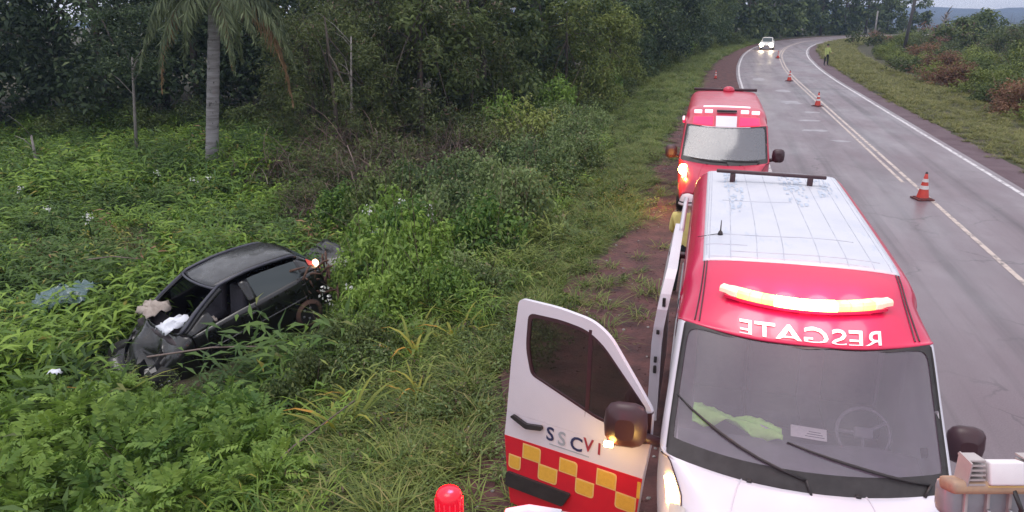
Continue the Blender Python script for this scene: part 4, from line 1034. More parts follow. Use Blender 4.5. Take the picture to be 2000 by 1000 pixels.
    for x in np.linspace(-.98, .98, 13):
        prof = [(-2.62 + .1 * abs(x), 1.0), (-2.5 + .12 * abs(x), 1.2), (-2.2, 1.19), (-1.9, 1.2 + .05 * math.exp(-((x - .62) / .3) ** 2)), (-1.78, 1.12), (-1.8, .7)]
        D.append([SC(x, y, z) for y, z in prof])
    b = MB(); b.grid(D, flip=True); b.build('dashboard', M['dash'], root, True)
    for x in (-.62, -.1, .62):
        b = MB(); b.box(SC(x, -.95, 1.0), (.5, .5, .16), bev=.05); b.box(SC(x, -.68, 1.4), (.5, .14, .72), (R(-12), 0, 0), bev=.06); b.box(SC(x, -.6, 1.84), (.28, .1, .2), bev=.04)
        b.build('seat', M['seat'], root, True)
    b = MB(); ring = [(.22 * math.cos(t), .22 * math.sin(t) * math.cos(R(55)), .22 * math.sin(t) * math.sin(R(55))) for t in np.linspace(0, 6.2832, 25)]
    C0 = SC(.6, -1.66, 1.24); ring = [(C0[0] + x, C0[1] + y, C0[2] + z) for x, y, z in ring]
    b.tube(ring, .016, 6, caps=False)
    for k in (2, 12, 18): b.tube([C0, ring[k]], .016, 6)
    b.box(C0, (.16, .1, .06), (R(55), 0, 0), bev=.02); b.build('steering_wheel', M['black'] if not v1 else M['dash'], root, True)
    # lamps at the nose
    for s in (-1, 1):
        b = MB(); lf.patch(b, 1.15, 1.75, 6, *sorted((s * 3.0, s * 4.3)), 5, .012); b.build('headlight', M['lens'], root, True)
        if s == -1:
            b = MB(); lf.patch(b, 1.75 if v1 else 1.6, 2.35 if v1 else 2.5, 6, -4.6, -3.65 if v1 else -3.4, 5, .016); 
            if not v1: b.lathe([(.02, -.03), (.1, -.02), (.13, .03), (.11, .08), (.06, .11), (.01, .12)], 16, T=Matrix.Translation(Vector(lf.ev(2.0, -3.9, .0))) @ Matrix.Rotation(R(75), 4, 'X'))  # bulging oversized lens stands in for the lamp's flare
            b.build('turn_signal', M['amber_lit'], root, True)
    b = MB(); b.box(SC(0, -3.62, .45), (1.9 * sc[0], .16, .3), bev=.06); b.build('bumper', M['black'], root, True)
    b = MB()
    for k in range(4): b.box(SC(0, -3.6, .68 + .06 * k), (1.0, .05, .025), bev=.008)
    b.build('grille', M['black'], root)
    # wheels
    for (wx, wy) in ((-.98, -2.65), (.98, -2.65), (-.98, 1.9), (.98, 1.9)):
        T = Matrix.Translation(Vector((wx * sc[0], wy, .345))) @ Matrix.Rotation(R(90), 4, 'Y')
        w = MB().lathe([(.2, -.1), (.31, -.11), (.345, -.07), (.345, .07), (.31, .11), (.2, .1)], 24, T=T).build('wheel', M['rubber'], root, True)
        MB().lathe([(.04, -.07), (.19, -.06), (.21, -.1), (.21, .1), (.19, .06), (.04, .07)], 18, T=T).build('rim', M['steel'], w, True)
    # mirrors
    def mirror(par, cx, cy, cz, sx, amber):
        q_ = 1.0 if amber else .8
        b = MB(); n = 14; prof = []
        for i in range(7):
            t = i / 6; ring_ = []
            for k in range(n):
                a = 6.2832 * k / n; e = 2 / 3.2
                r = math.sin(math.pi * (.06 + .88 * t)) ** .45
                ring_.append((cx + .19 * q_ * r * math.copysign(abs(math.cos(a)) ** e, math.cos(a)) * (1.0 - .12 * (t - .5)), cy + (t - .5) * -.2, cz + .215 * q_ * r * math.copysign(abs(math.sin(a)) ** e, math.sin(a))))
            prof.append(ring_)
        for i in range(6):
            for k in range(n):
                pass
        b.grid([r_ + [r_[0]] for r_ in prof]); b.add(prof[0], [tuple(range(n))]); b.add(prof[-1], [tuple(range(n))[::-1]])
        b.tube([(cx, cy + .02, cz - .08), (cx + sx * .3, cy + .05, cz - .16)], .045, 8)
        m_ = b.build('mirror', M['darkred_plastic'], par, True)
        if amber:
            MB().box((cx - .13, cy - .09, cz - .16), (.08, .035, .05), bev=.012).build('indicator', M['amber_lit'], m_, True)
        return m_
    if v1: mirror(root, 1.36, -1.78, 1.32, -1, False)
    else:
        mirror(root, 1.3, -2.05, 1.33, -1, False); mirror(root, -1.3, -2.05, 1.33, 1, False)
    return root, lf, mirror

# ---- the near ambulance
AL = (.95, 8.0, 0.)
amb, lf, mk_mirror = build_van('ambulance', AL, (1, 1, 1), 'white and red ambulance parked nearest the camera with its front door open')
# white roof plate with ribs, seams and faded markings
b = MB()
P = [[lf.ev(u, v, .012) for v in np.linspace(-2.84, 2.84, 25)] for u in np.linspace(9.0, 12.72, 30)]
b.grid(P)
m, nt, out = newmat('white_roof_plate'); p = nt.nodes.new('ShaderNodeBsdfPrincipled'); p.inputs['Roughness'].default_value = .45
f = noise_fac(nt, 1.2, 5, .45, .7); c = mixrgb(nt, f, (.6, .6, .66), (.52, .53, .61))
f = noise_fac(nt, 7, 7, .56, .66, stretch=(1.6, .5, 1)); f2 = noise_fac(nt, .9, 2, .5, .6)
mm = nt.nodes.new('ShaderNodeMath'); mm.operation = 'MULTIPLY'; nt.links.new(f, mm.inputs[0]); nt.links.new(f2, mm.inputs[1])
c = mixrgb(nt, mm.outputs[0], c, (.5, .53, .63)); nt.links.new(c, p.inputs['Base Color']); nt.links.new(p.outputs[0], out.inputs[0])
plate = b.build('roof_plate', m, amb, True, solid=.012)
M['seamgrey'] = pmat('grey_sealant', (.4, .41, .48), .7, 0, (.56, .57, .64), 5)
for v in (-2.6, -2.42, -1.55, -.85, -.28, .45, 1.05, 1.7, 2.35, 2.62):
    b = MB(); P = [lf.ev(u, v + .03 * math.sin(u * 2 + v), .0125) for u in np.linspace(9.06 + .2 * (abs(v) > 2.5), 12.66 - .5 * (abs(v) < 2), 20)]
    b.tube(P, .0048, 5); b.build('rib', M['seamgrey'], plate)
for u, va, vb in ((9.14, -2.5, 1.6), (9.42, -1.6, 2.0), (10.1, -2.0, 1.5), (12.4, -2.4, 2.4), (11.0, -1.8, .3), (9.75, -2.7, -1.1), (12.1, .2, 1.6)):
    b = MB(); b.tube([lf.ev(u + .02 * math.sin(v * 2), v, .0135) for v in np.linspace(va, vb, 14)], .0042, 5); b.build('rib', M['seamgrey'], plate)
M['smudge'] = pmat('faded_blue_marking', (.4, .46, .58), .7, 0, (.56, .6, .7), 14)
g = random.Random(9)
b = MB()
for (vc, uc, nn, w) in ((-1.45, 11.75, 16, .25), (-1.3, 11.05, 14, .25), (.5, 11.75, 18, .35), (.55, 11.3, 12, .3), (1.6, 11.6, 18, .35)):
    for k in range(nn * 3):
        u = uc + g.uniform(-.35, .35); v = vc + g.uniform(-w, w); du = g.uniform(.015, .05); dv = g.uniform(.01, .05)
        b.add([lf.ev(u - du, v - dv, .0165), lf.ev(u - du, v + dv, .0165), lf.ev(u + du, v + dv, .0165), lf.ev(u + du, v - dv * .6, .0165)], [(0, 1, 2, 3)])
o = b.build('faded_marking', M['smudge'], plate); o['kind'] = 'stuff'
for s in (-1, 1):
    for v in (2.55, 2.72): MB().tube([lf.ev(u, s * v, .008) for u in np.linspace(6.9, 8.98, 12)], .007, 5).build('roof_groove', M['darkred_plastic'], amb)
# rear ladder bar on two feet, aerial
b = MB(); b.box((-.06, 2.5, 2.665), (1.42, .07, .045), (0, R(1), 0), bev=.015); b.build('roof_bar', M['darkred_plastic'], amb, True)
for x in (-.55, .45): MB().box((x, 2.5, 2.585), (.07, .08, .12), bev=.01).build('roof_bar_foot', M['darkred_plastic'], amb, True)
b = MB(); b.lathe([(.03, 0), (.022, .03), (.008, .05), (.004, .16)], 10, T=Matrix.Translation(Vector((-.72, -.1, 2.515)))); b.tube([(-.72, -.1, 2.53), (-.95, -.12, 2.48)], .004, 5); b.build('aerial', M['black'], amb, True)
# bowed light bar across the brow
b = MB(); be = MB(); xs_ = np.linspace(-.70, .70, 29)
def bar_pt(x): return Vector((x, -1.56 + .36 * x * x, 2.40 - .03 * (1 - (x / .7) ** 2)))
sec = [(-.062, -.035), (-.062, .008), (-.042, .028), (.042, .028), (.062, .008), (.062, -.035)]
rows = []
for x in xs_:
    c0 = bar_pt(x); d = (bar_pt(x + .01) - bar_pt(x - .01)).normalized(); nn = Vector((-d.y, d.x, 0)).normalized()
    k = 1 if abs(x) < .62 else .8
    rows.append([tuple(c0 + nn * a * k + Vector((0, 0, h * k))) for a, h in sec + [sec[0]]])
tray = []
for x in xs_[1:-1]:
    c0 = bar_pt(x); d = (bar_pt(x + .01) - bar_pt(x - .01)).normalized(); nn = Vector((-d.y, d.x, 0)).normalized()
    tray.append([tuple(c0 + nn * a + Vector((0, 0, h))) for a, h in ((-.07, -.062), (-.07, -.037), (.07, -.037), (.07, -.062), (-.07, -.062))])
b.grid(tray); b.add(tray[0][:-1], [(0, 1, 2, 3)]); b.add(tray[-1][:-1], [(3, 2, 1, 0)])
lb = b.build('light_bar', M['red'], amb, True, sharp=40)
for q0 in range(3, 25, 2):
    e = MB(); rr_ = [[tuple(Vector(p) * 1) for p in r_] for r_ in rows[q0:q0 + 3]]
    for k_, sgn in ((0, 1), (2, -1)): rr_[k_] = [(p[0] + sgn * .0025, p[1], p[2]) for p in rr_[k_]]
    e.grid(rr_); e.add(rr_[0][:-1], [tuple(range(6))]); e.add(rr_[2][:-1], [tuple(range(6))[::-1]])
    e.build('led_module', M['bar_hot'] if 9 <= q0 <= 17 else M['bar_lit'], lb, True, sharp=40)
for rr_ in (rows[:4], rows[-4:]):
    e = MB(); e.grid(rr_); e.add(rr_[0][:-1], [tuple(range(6))]); e.add(rr_[-1][:-1], [tuple(range(6))[::-1]]); e.build('end_cap', M['bar_end'], lb, True, sharp=40)
e = MB()
for x in (-.5, 0, .5):
    c0 = bar_pt(x); e.box(c0 + Vector((0, .03, -.06)), (.1, .12, .07), bev=.01)
e.build('mount', M['red'], lb, True)
for x in (-.45, -.15, .15, .45):
    c0 = bar_pt(x); gl = bpy.data.lights.new('light_bar_glow', 'POINT'); gl.energy = 5.5 if abs(x) < .3 else 3.5; gl.color = (1, .45, .42); gl.shadow_soft_size = .14
    go_ = bpy.data.objects.new('light_bar_glow', gl); COL.objects.link(go_); go_.parent = amb; go_.location = c0 + Vector((0, -.15, .05))
    gl2 = gl.copy(); gl2.energy *= .7; go2 = bpy.data.objects.new('light_bar_glow', gl2); COL.objects.link(go2); go2.parent = amb; go2.location = c0 + Vector((0, .17, .12))
# mirrored lettering on the brow
def surface_text(txt, u_of, v_of, size, mirror, mat, name, parent, off=.006):
    me = text_mesh(txt, size, .004); co = [v.co.copy() for v in me.vertices]
    w = max(c.x for c in co); 
    for v in me.vertices:
        x = (w - v.co.x) if mirror else v.co.x
        v.co = Vector(lf.ev(u_of(x / w, v.co.y), v_of(x / w), off))
    me.update(); o = link(name, me, mat, parent); return o
surface_text('RESGATE', lambda t, y: 6.68 + .9 * y / .2, lambda t: -1.36 + 2.98 * t, .2, True, M['whiteprint'], 'lettering', amb, .012)
# the open passenger door: plane hinged at the front pillar
A0 = Vector((-.28, 5.78, 1.0)) - Vector(AL); dd = Vector((-1.34, .42, 0)).normalized(); upv = Vector((.02, .10, 1.0))
nd = dd.cross(upv).normalized();  nd = nd if nd.y < 0 else -nd
def dmap(off=0.):
    return lambda a, h, dep: A0 + dd * a + upv * (h - 1.0) + nd * (dep + off)
dpts = [(1.385, 2.215), (.97, 2.21), (.62, 2.165), (.44, 2.06), (.227, 1.79), (-.015, 1.478), (-.02, 1.15), (.02, .83), (.045, .5), (.06, .1), (1.37, .1), (1.41, .32), (1.475, .8), (1.435, 1.66)]
gpts = [(1.265, 2.10), (.92, 2.105), (.66, 2.07), (.49, 1.965), (.217, 1.675), (.05, 1.49), (.1, 1.31), (.36, 1.24), (.506, 1.255), (1.079, 1.42), (1.215, 1.49), (1.28, 1.66), (1.285, 1.9)]
def resample(P, n, start):
    P = [Vector(p) for p in P]; P = P[start:] + P[:start]; L = [0]
    for i in range(len(P)): L.append(L[-1] + (P[(i + 1) % len(P)] - P[i]).length)
    out = []
    for k in range(n):
        d = L[-1] * k / n; i = max(j for j in range(len(P)) if L[j] <= d + 1e-9); w = (d - L[i]) / max(1e-9, L[i + 1] - L[i])
        out.append(tuple(P[i].lerp(P[(i + 1) % len(P)], w)))
    return out
upper = [p for p in dpts if p[1] > 1.2] ; 
belt = [(-.02, 1.18), (.3, 1.06), (.72, 1.06), (1.2, 1.06), (1.46, 1.06)]
do = round_poly([(1.46, 1.06), (1.435, 1.66), (1.385, 2.215), (.97, 2.21), (.62, 2.165), (.44, 2.06), (.227, 1.79), (-.015, 1.478), (-.02, 1.18), (.3, 1.06)], [.01, .1, .06, .1, .12, .12, .1, .06, .02, .1], 4)
gi_ = round_poly([(1.215, 1.50), (1.285, 1.75), (1.275, 2.10), (.92, 2.105), (.66, 2.07), (.49, 1.965), (.217, 1.675), (.045, 1.49), (.07, 1.28), (.45, 1.24)], [.05, .1, .07, .1, .12, .12, .1, .03, .03, .1], 4)
b = MB(); b.ring(do, gi_, .05, dmap()); low = round_poly([(-.02, 1.178), (.3, 1.058), (1.46, 1.058), (1.475, .8), (1.41, .32), (1.37, .1), (.06, .1), (.045, .5), (.02, .83)], [.005, .005, .005, .02, .05, .08, .05, .05, .05], 3)
b.prism(low, .06, dmap()); door = b.build('door', M['white'], amb, True, sharp=35)
b = MB(); inn = [(a * .955 + .025, 1.6 + (h - 1.6) * .93) for a, h in gi_]; b.ring([(a, h) for a, h in gi_], inn, .03, dmap(.002)); b.box(dmap()(.62, 1.66, -.015), (.035, .03, .84), (R(-5.5), 0, 0)); b.build('window_seal', M['darkred_plastic'], door)
b = MB(); b.prism(inn, .006, dmap(-.012)); b.build('window', M['glass'], door)
tri = [(.40, 1.30), (-.012, 1.47), (-.014, 1.185), (.36, 1.045)]
b = MB(); b.prism(tri, .05, dmap(.012)); b.build('mirror_base', M['darkred_plastic'], door)
b = MB(); b.prism(round_poly([(1.40, 1.03), (1.22, .955), (1.04, .99), (1.045, 1.035), (1.22, 1.005), (1.37, 1.06)], .02, 3), .035, dmap(.045)); b.build('handle', M['black'], door, True, sharp=40)
b = MB(); b.prism([(1.472, .805), (.022, .828), (.045, .5), (.06, .1), (1.368, .1), (1.41, .32)], .004, dmap(.004)); b.build('red_stripe', M['red_dull'], door)
for (a1, a0, h0, h1) in [(1.257, 1.055, .63, .785), (.85, .66, .625, .77), (.462, .262, .625, .79), (.062, .03, .63, .79), (1.41, 1.272, .48, .625), (1.075, .865, .465, .63), (.67, .477, .465, .62), (.262, .06, .465, .625)]:
    if a1 - a0 > .1: 
        MB().prism(round_poly([(a0, h0), (a1, h0), (a1, h1), (a0, h1)], [.0, .0, .0, .035] if h0 > .6 else [.035, .035, .0, .0], 4), .003, dmap(.0075)).build('yellow_square', M['yellow_edge'], door)
        MB().prism(round_poly([(a0 + .012, h0 + .012), (a1 - .012, h0 + .012), (a1 - .012, h1 - .012), (a0 + .012, h1 - .012)], [.0, .0, .0, .03] if h0 > .6 else [.03, .03, .0, .0], 4), .002, dmap(.0095)).build('yellow_square', M['yellow'], door)
    else: MB().prism([(a0, h0), (a1, h0), (a1, h1), (a0, h1)], .003, dmap(.0075)).build('yellow_square', M['yellow'], door)
b = MB(); b.prism(round_poly([(1.42, .285), (.78, .285), (.70, .44), (1.42, .44)], .03, 3), .03, dmap(.035)); b.build('rub_strip', M['black'], door, True, sharp=40)
# door lettering, in two tones
def door_text(txt, a, h, size, mat, sq=1.):
    me = text_mesh(txt, size); f = dmap(.006)
    for v in me.vertices: v.co = f(a - v.co.x * sq, h + v.co.y, 0)
    me.update(); return link('lettering', me, mat, door)
door_text('S', 1.01, .905, .19, M['navy']); door_text('S', .885, .895, .19, M['greyprint']); door_text('C', .755, .89, .19, M['navy']); 
door_text('V', .615, .92, .18, M['redprint'], .9); door_text('I', .475, .925, .16, M['redprint'])
b = MB(); b.prism([(.97, .862), (.55, .862), (.55, .872), (.97, .872)], .002, dmap(.006)); b.build('small_print', M['greyprint'], door)
mc = dmap(.16)(.16, 1.37, 0); mk_mirror(door, mc.x, mc.y, mc.z, 1, True)
# slid-back side door standing off the body, with its latches and roller arm
b = MB(); yy = np.linspace(7.62 - 8, 9.5 - 8, 8)
def sd(y, z): 
    return -1.29 + (.0 if z < 1.3 else .1 * ((z - 1.3) / .75) ** 1.6)
zz = [.35, .7, 1.0, 1.3, 1.5, 1.7, 1.85, 1.98, 2.06]
P = [[(sd(y, z) - .06, y + .35 * max(0, (z - 1.55) / .5) ** 2.2, z) for z in zz] for y in yy]; Pi = [[(x + .11, y, z) for x, y, z in r] for r in P]
b.grid(P, flip=True); b.grid(Pi)
for A_, B_ in ((P[0], Pi[0]), (P[-1], Pi[-1])): b.grid([A_, B_])
b.grid([[r[-1] for r in P], [r[-1] for r in Pi]]); b.grid([[r[0] for r in P], [r[0] for r in Pi]])
sdr = b.build('sliding_door', M['white'], amb, False)
for (k, h_) in ((1.0, .09), (1.12, .07), (1.45, .05), (1.78, .1)):
    MB().box((sd(0, k) - .005, -.40 + .35 * max(0, (k - 1.55) / .5) ** 2.2, k), (.035, .025, h_), bev=.008).build('latch', M['black'], sdr)
MB().box((-1.17, .75, 1.98), (.2, .1, .06), bev=.012).build('roller_arm', M['darkred_plastic'], amb, True)
b = MB(); b.tube([(-1.12, y, 1.02) for y in np.linspace(.9, 3.3, 6)], .025, 6); b.build('slide_rail', M['greymetal'], amb)
b = MB(); b.tube([(-1.16, y, 2.06) for y in np.linspace(1.55, 3.3, 6)], .035, 8); b.build('drip_rail', M['white'], amb, True)
# things lying on the dashboard
b = MB(); g = np.random.default_rng(8); P = []
for i, t in enumerate(np.linspace(0, 1, 22)):
    row = []
    for j, s_ in enumerate(np.linspace(-1, 1, 10)):
        x = .09 + .76 * t; y = 6.36 - .16 * t + s_ * (.1 + .03 * math.sin(7 * t)) - (.1 if t > .55 else 0) * (t - .55) * 2
        z = 1.225 + .035 * math.sin(9 * t + 2 * s_) + .03 * math.cos(5 * s_ + 11 * t) + .03 * (1 - s_ * s_) + g.normal() * .006
        row.append((x, y, z))
    P.append(row)
b.grid(P); vest = b.build('safety_vest', M['vest'], None, True, solid=.012); tag(vest, 'crumpled lime green safety vest lying behind the windscreen', 'vest')
b = MB(); b.grid([[(x, y + .3 * 0, z + .008) for x, y, z in r[2:4]] for r in P[11:20]]); b.build('reflective_tape', M['vestgrey'], vest, True, solid=.003)
pp = MB().box((0, 0, 0), (.3, .15, .006), bev=.002).build('paper_sheet', M['paper']); pp.location = (1.09, 6.25, 1.225); pp.rotation_euler = (R(12), 0, R(-4)); tag(pp, 'white paper card lying on the dashboard', 'paper')
for k in range(3): MB().box((.05, -.045 + .03 * k, .0045), (.16 - .03 * k, .008, .002)).build('print_line', M['ink'], pp)

# ---- the red van behind it
rv, lf2, _ = build_van('red', (.47, 21.4, 0), (.97, 1.0, .93), 'red rescue van with lit brow lamps parked behind the ambulance')
b = MB(); lf2.patch(b, 6.35, 7.9, 8, -.62, .62, 5, .008); b.build('white_stripe', M['white'], rv, True)
for s in (-1, 1):
    b = MB(); lf2.patch(b, 6.75, 7.8, 8, *sorted((s * .8, s * 2.4)), 8, .012); b.build('red_lamp', M['red_lit'], rv, True)
    for v in (1.1, 1.95):
        c = Vector(lf2.ev(8.25, s * v, .05)); MB().box(c, (.2, .09, .09), bev=.02).build('strobe', M['white_lit'], rv, True)
    c = Vector(lf2.ev(8.35, s * 3.4, .04))
b = MB(); b.box(Vector(lf2.ev(8.3, 0, .05)), (.5, .1, .05), bev=.015); b.build('brow_bar', M['black'], rv, True)
b = MB(); lf2.patch(b, 9.1, 9.45, 4, -1.55, 1.55, 10, .01); b.build('white_band', M['white_lit'], rv, True)
b = MB(); lf2.patch(b, 6.12, 6.2, 2, -1.6, 1.6, 10, .016); b.build('white_lettering_band', M['white'], rv, True)
b = MB(); b.lathe([(.17, 0), (.17, .06), (.14, .12), (.06, .16)], 18, T=Matrix.Translation(Vector((.1, 3.0, 2.35)))); b.build('roof_vent', M['pinkred'], rv, True)
b = MB(); b.tube([(-.95, 3.3, 2.38), (.95, 3.3, 2.38)], .045, 8); b.build('roof_bar', M['darkred_plastic'], rv, True)
for k, (y, mt) in enumerate(((-.75, 'amber_lit'), (-.35, 'red_lit'))):
    MB().box((-1.08, y - .1, 2.02 - .12 * k), (.06, .14, .1), bev=.02).build('side_lamp', M['white_lit'] if k == 0 else M['red_lit'], rv, True)
for x, z in ((-.45, 1.2), (.0, 1.18)):
    pass
b = MB(); b.grid([[(x, -2.3 + y, 1.17 * .93 + .06 * math.sin(x * 9 + y * 20)) for y in (0, .12, .24, .36)] for x in np.linspace(-.85, -.35, 9)])
o = b.build('cloth_bundle', M['airbag'], None, True, solid=.01); o.location = (.47, 21.4, .05); tag(o, 'pale cloth bundle behind the windscreen of the red van', 'cloth')
ld = bpy.data.lights.new('turn_signal_glow', 'POINT'); ld.energy = 34; ld.color = (1, .45, .08); ld.shadow_soft_size = .06
lo = bpy.data.objects.new('turn_signal_glow', ld); COL.objects.link(lo); lo.parent = rv; lo.location = (-1.12, -2.95, .95)
lo2 = bpy.data.objects.new('turn_signal_glow', ld.copy()); COL.objects.link(lo2); lo2.parent = amb; lo2.location = (-1.15, -3.2, .85); lo2.data.energy = 4
#@@REST

# ------------------------------------------------------------------ cars
def car_stations():
    return [
        [(0, -1.98, .5), (.3, -1.97, .5), (.52, -1.92, .5), (.66, -1.82, .48), (.74, -1.72, .45), (.78, -1.66, .38), (.78, -1.66, .25)],
        [(0, -1.86, .7), (.3, -1.85, .7), (.54, -1.78, .69), (.68, -1.68, .66), (.78, -1.56, .6), (.82, -1.5, .48), (.8, -1.5, .25)],
        [(0, -1.1, .88), (.3, -1.08, .88), (.56, -1.02, .875), (.7, -.98, .85), (.8, -.95, .78), (.84, -.95, .58), (.81, -.95, .22)],
        [(0, -.92, .92), (.3, -.9, .925), (.57, -.84, .93), (.7, -.76, .92), (.81, -.7, .86), (.845, -.7, .6), (.82, -.7, .22)],
        [(0, -.55, 1.16), (.3, -.54, 1.16), (.54, -.48, 1.15), (.64, -.4, 1.12), (.81, -.35, .88), (.845, -.35, .6), (.82, -.35, .22)],
        [(0, -.12, 1.38), (.28, -.1, 1.375), (.5, -.05, 1.36), (.585, 0, 1.31), (.815, .05, .9), (.85, .05, .62), (.82, .05, .22)],
        [(0, .05, 1.425), (.28, .06, 1.42), (.5, .08, 1.4), (.585, .1, 1.34), (.815, .15, .905), (.85, .15, .62), (.82, .15, .22)],
        [(0, .6, 1.45), (.28, .6, 1.445), (.5, .6, 1.425), (.59, .6, 1.36), (.82, .6, .92), (.85, .6, .63), (.82, .6, .22)],
        [(0, 1.2, 1.41), (.28, 1.2, 1.405), (.5, 1.2, 1.38), (.59, 1.2, 1.3), (.81, 1.2, .95), (.845, 1.2, .65), (.81, 1.2, .24)],
        [(0, 1.52, 1.33), (.28, 1.51, 1.325), (.48, 1.48, 1.3), (.57, 1.45, 1.23), (.79, 1.42, .96), (.83, 1.42, .66), (.79, 1.42, .26)],
        [(0, 1.8, 1.05), (.28, 1.79, 1.05), (.5, 1.75, 1.045), (.58, 1.71, 1.02), (.74, 1.68, .94), (.79, 1.66, .66), (.76, 1.66, .28)],
        [(0, 1.93, .9), (.28, 1.92, .9), (.5, 1.88, .89), (.6, 1.84, .87), (.7, 1.8, .82), (.75, 1.78, .62), (.72, 1.78, .3)],
        [(0, 1.97, .5), (.28, 1.96, .5), (.5, 1.92, .5), (.6, 1.88, .5), (.68, 1.85, .48), (.72, 1.82, .42), (.7, 1.82, .3)]]
def build_car(root, paint, wreck):
    lf = Loft(car_stations()); Z = random.Random(4)
    b = MB()
    lf.patch(b, 2.95, 3.1, 1, -2.5, 2.5, 16)
    lf.patch(b, 0, 2.95, 16, -6, 6, 30)
    if not wreck: lf.patch(b, 5, 12, 20, -3, 3, 14)
    else: lf.patch(b, 5.05, 9.05, 16, -2.1, 2.1, 14)
    for s in (-1, 1):
        def P_(u0, u1, nu, v0, v1, nv, mbb=None): lf.patch(mbb or b, u0, u1, nu, *sorted((s * v0, s * v1)), nv)
        P_(3.0, 5.3, 10, 2.1, 3.12, 5)                         # front pillar
        if not wreck: P_(5.0, 10.2, 18, 2.9, 3.12, 2)
        P_(3.05, 12, 34, 3.9, 6, 10)                           # lower side
        P_(6.5, 6.8, 2, 3.12, 3.9, 5)                          # centre pillar
        P_(8.7, 12, 12, 3.0, 3.9, 5)
        P_(3.0, 4.2, 4, 3.12, 3.9, 4)
    P = lf.P
    back = [lf.ev(12, v) for v in np.linspace(-6, 6, 25)]; b.add(back, [tuple(range(25))])
    if wreck:
        lf.patch(b, 9.05, 12, 12, -3, 3, 12)
        for i, v in enumerate(b.v):
            if v[1] < -.8:
                k = min(1, (-.8 - v[1]) / .9)
                b.v[i] = (v[0] + k * .12 * math.sin(9 * v[1] + 5 * v[0]) , v[1] + k * (.36 + .16 * math.sin(6 * v[0])), v[2] - k * .2 + k * .12 * math.sin(11 * v[0] + 7 * v[1]))
    body = b.build('body', paint, root, True, solid=.02, sharp=40)
    # glass
    if not wreck:
        b = MB(); lf.patch(b, 3.1, 4.95, 8, -2.1, 2.1, 10); b.build('windshield', M['carglass'], root, True)
    for s in (-1, 1):
        if not (wreck and s == 1):
            b = MB(); lf.patch(b, 4.2, 6.5, 8, *sorted((s * 3.12, s * 3.9)), 4, -.01); b.build('side_window', M['carglass'], root, True)
        b = MB(); lf.patch(b, 6.8, 8.7, 8, *sorted((s * 3.12, s * 3.9)), 4, -.008); b.build('side_window', M['carglass'], root, True)
    b = MB(); lf.patch(b, 9.1, 9.95, 6, -2.1, 2.1, 10, .006); b.build('rear_window', M['carglass'], root, True)
    # door seams, handles, sill line
    b = MB()
    for s in (1, -1):
        for u in (3.6, 6.65, 8.75):
            b.tube([lf.ev(u, s * v, .002) for v in np.linspace(3.95, 5.7, 8)], .008, 4)
    b.build('door_gap', M['rubber'], root)
    for s in (1, -1):
        for u in (6.2, 8.3): MB().tube([lf.ev(u, s * 4.35, .015), lf.ev(u + .3, s * 4.33, .03), lf.ev(u + .45, s * 4.33, .012)], .014, 6).build('door_handle', paint, root, True)
        b = MB(); b.tube([lf.ev(u, s * 5.1, .006) for u in np.linspace(3.7, 8.7, 16)], .02, 5); b.build('side_moulding', paint, root, True)
    for s in (1, -1):
        for y in (-1.3, 1.28):
            T = Matrix.Translation(Vector((s * .72, y, .29))) @ Matrix.Rotation(R(90), 4, 'Y')
            w = MB().lathe([(.18, -.1), (.28, -.1), (.3, -.07), (.3, .07), (.28, .1), (.18, .1)], 22, T=T).build('wheel', M['rubber'], root, True)
            rm = MB().lathe([(.03, -.06), (.17, -.09), (.185, -.1), (.185, .1), (.17, .09), (.03, .06)], 16, T=T)
            for k in range(5):
                a = k * 1.2566; rm.box(T @ Vector((.1 * math.cos(a), .1 * math.sin(a), .1 * s)), (.02, .035, .035))
            rm.build('rim', M['steel'] if not wreck else M['greymetal'], w, True)
    return lf
wreck = thing('crashed_car', 'wrecked black hatchback nose down among the plants with its windscreen gone', 'car', (-8.8, 11.4, -1.49), (R(10), R(0), R(-28)))
wreck.scale = (1.14, 1.13, 1.1)
wl = build_car(wreck, M['carblack'], True)
b = MB(); b.box((0, .4, .3), (1.5, 2.9, .08)); b.box((0, -.75, .68), (1.45, .4, .35), bev=.05); b.build('interior_tub', M['darkin'], wreck, True)
for x in (-.36, .36):
    b = MB(); b.box((x, .1, .52), (.46, .48, .16), bev=.05); b.box((x, .36, .85), (.44, .12, .6), (R(-14), 0, 0), bev=.05); b.build('seat', M['seat'], wreck, True)
b = MB(); b.tube([lf_p for lf_p in [wl.ev(4.98, v, .02) for v in np.linspace(-2.6, 2.6, 10)]], .022, 6); b.build('header_rail', M['carsilver'], wreck, True)
for s in (-1, 1):
    b = MB(); b.tube([wl.ev(u, s * 2.62, .012) for u in np.linspace(3.0, 9, 20)], .03, 6); b.build('roof_rail', M['carsilver'], wreck, True)
def crumple(nm, mat, cx, cy, cz, sx, sy, seed, n=9, amp=.06, parent=None, solid=.012):
    g = np.random.default_rng(seed); P = []
    for i in range(n):
        r = []
        for j in range(n):
            a, c = i / (n - 1) - .5, j / (n - 1) - .5; k = math.sqrt(max(0, 1 - 2.2 * (a * a + c * c)))
            r.append((cx + sx * a + g.normal() * amp * .3, cy + sy * c + g.normal() * amp * .3, cz + amp * k * 2 + g.normal() * amp * .6))
        P.append(r)
    return MB().grid(P).build(nm, mat, parent, True, solid=solid)
crumple('airbag', M['airbag'], .3, -.72, .93, .34, .46, 5, amp=.05, parent=wreck)
crumple('torn_lining', M['beige'], -.42, -.72, .98, .5, .42, 6, amp=.06, parent=wreck)
crumple('torn_lining', M['beige'], .62, -.28, .86, .13, .16, 7, 6, .04, parent=wreck)
b = MB(); b.tube([(.1, -.7, 1.0), (.45, -.45, .98), (.3, -.2, 1.0)], .015, 5); b.build('wiring', M['black'], wreck)
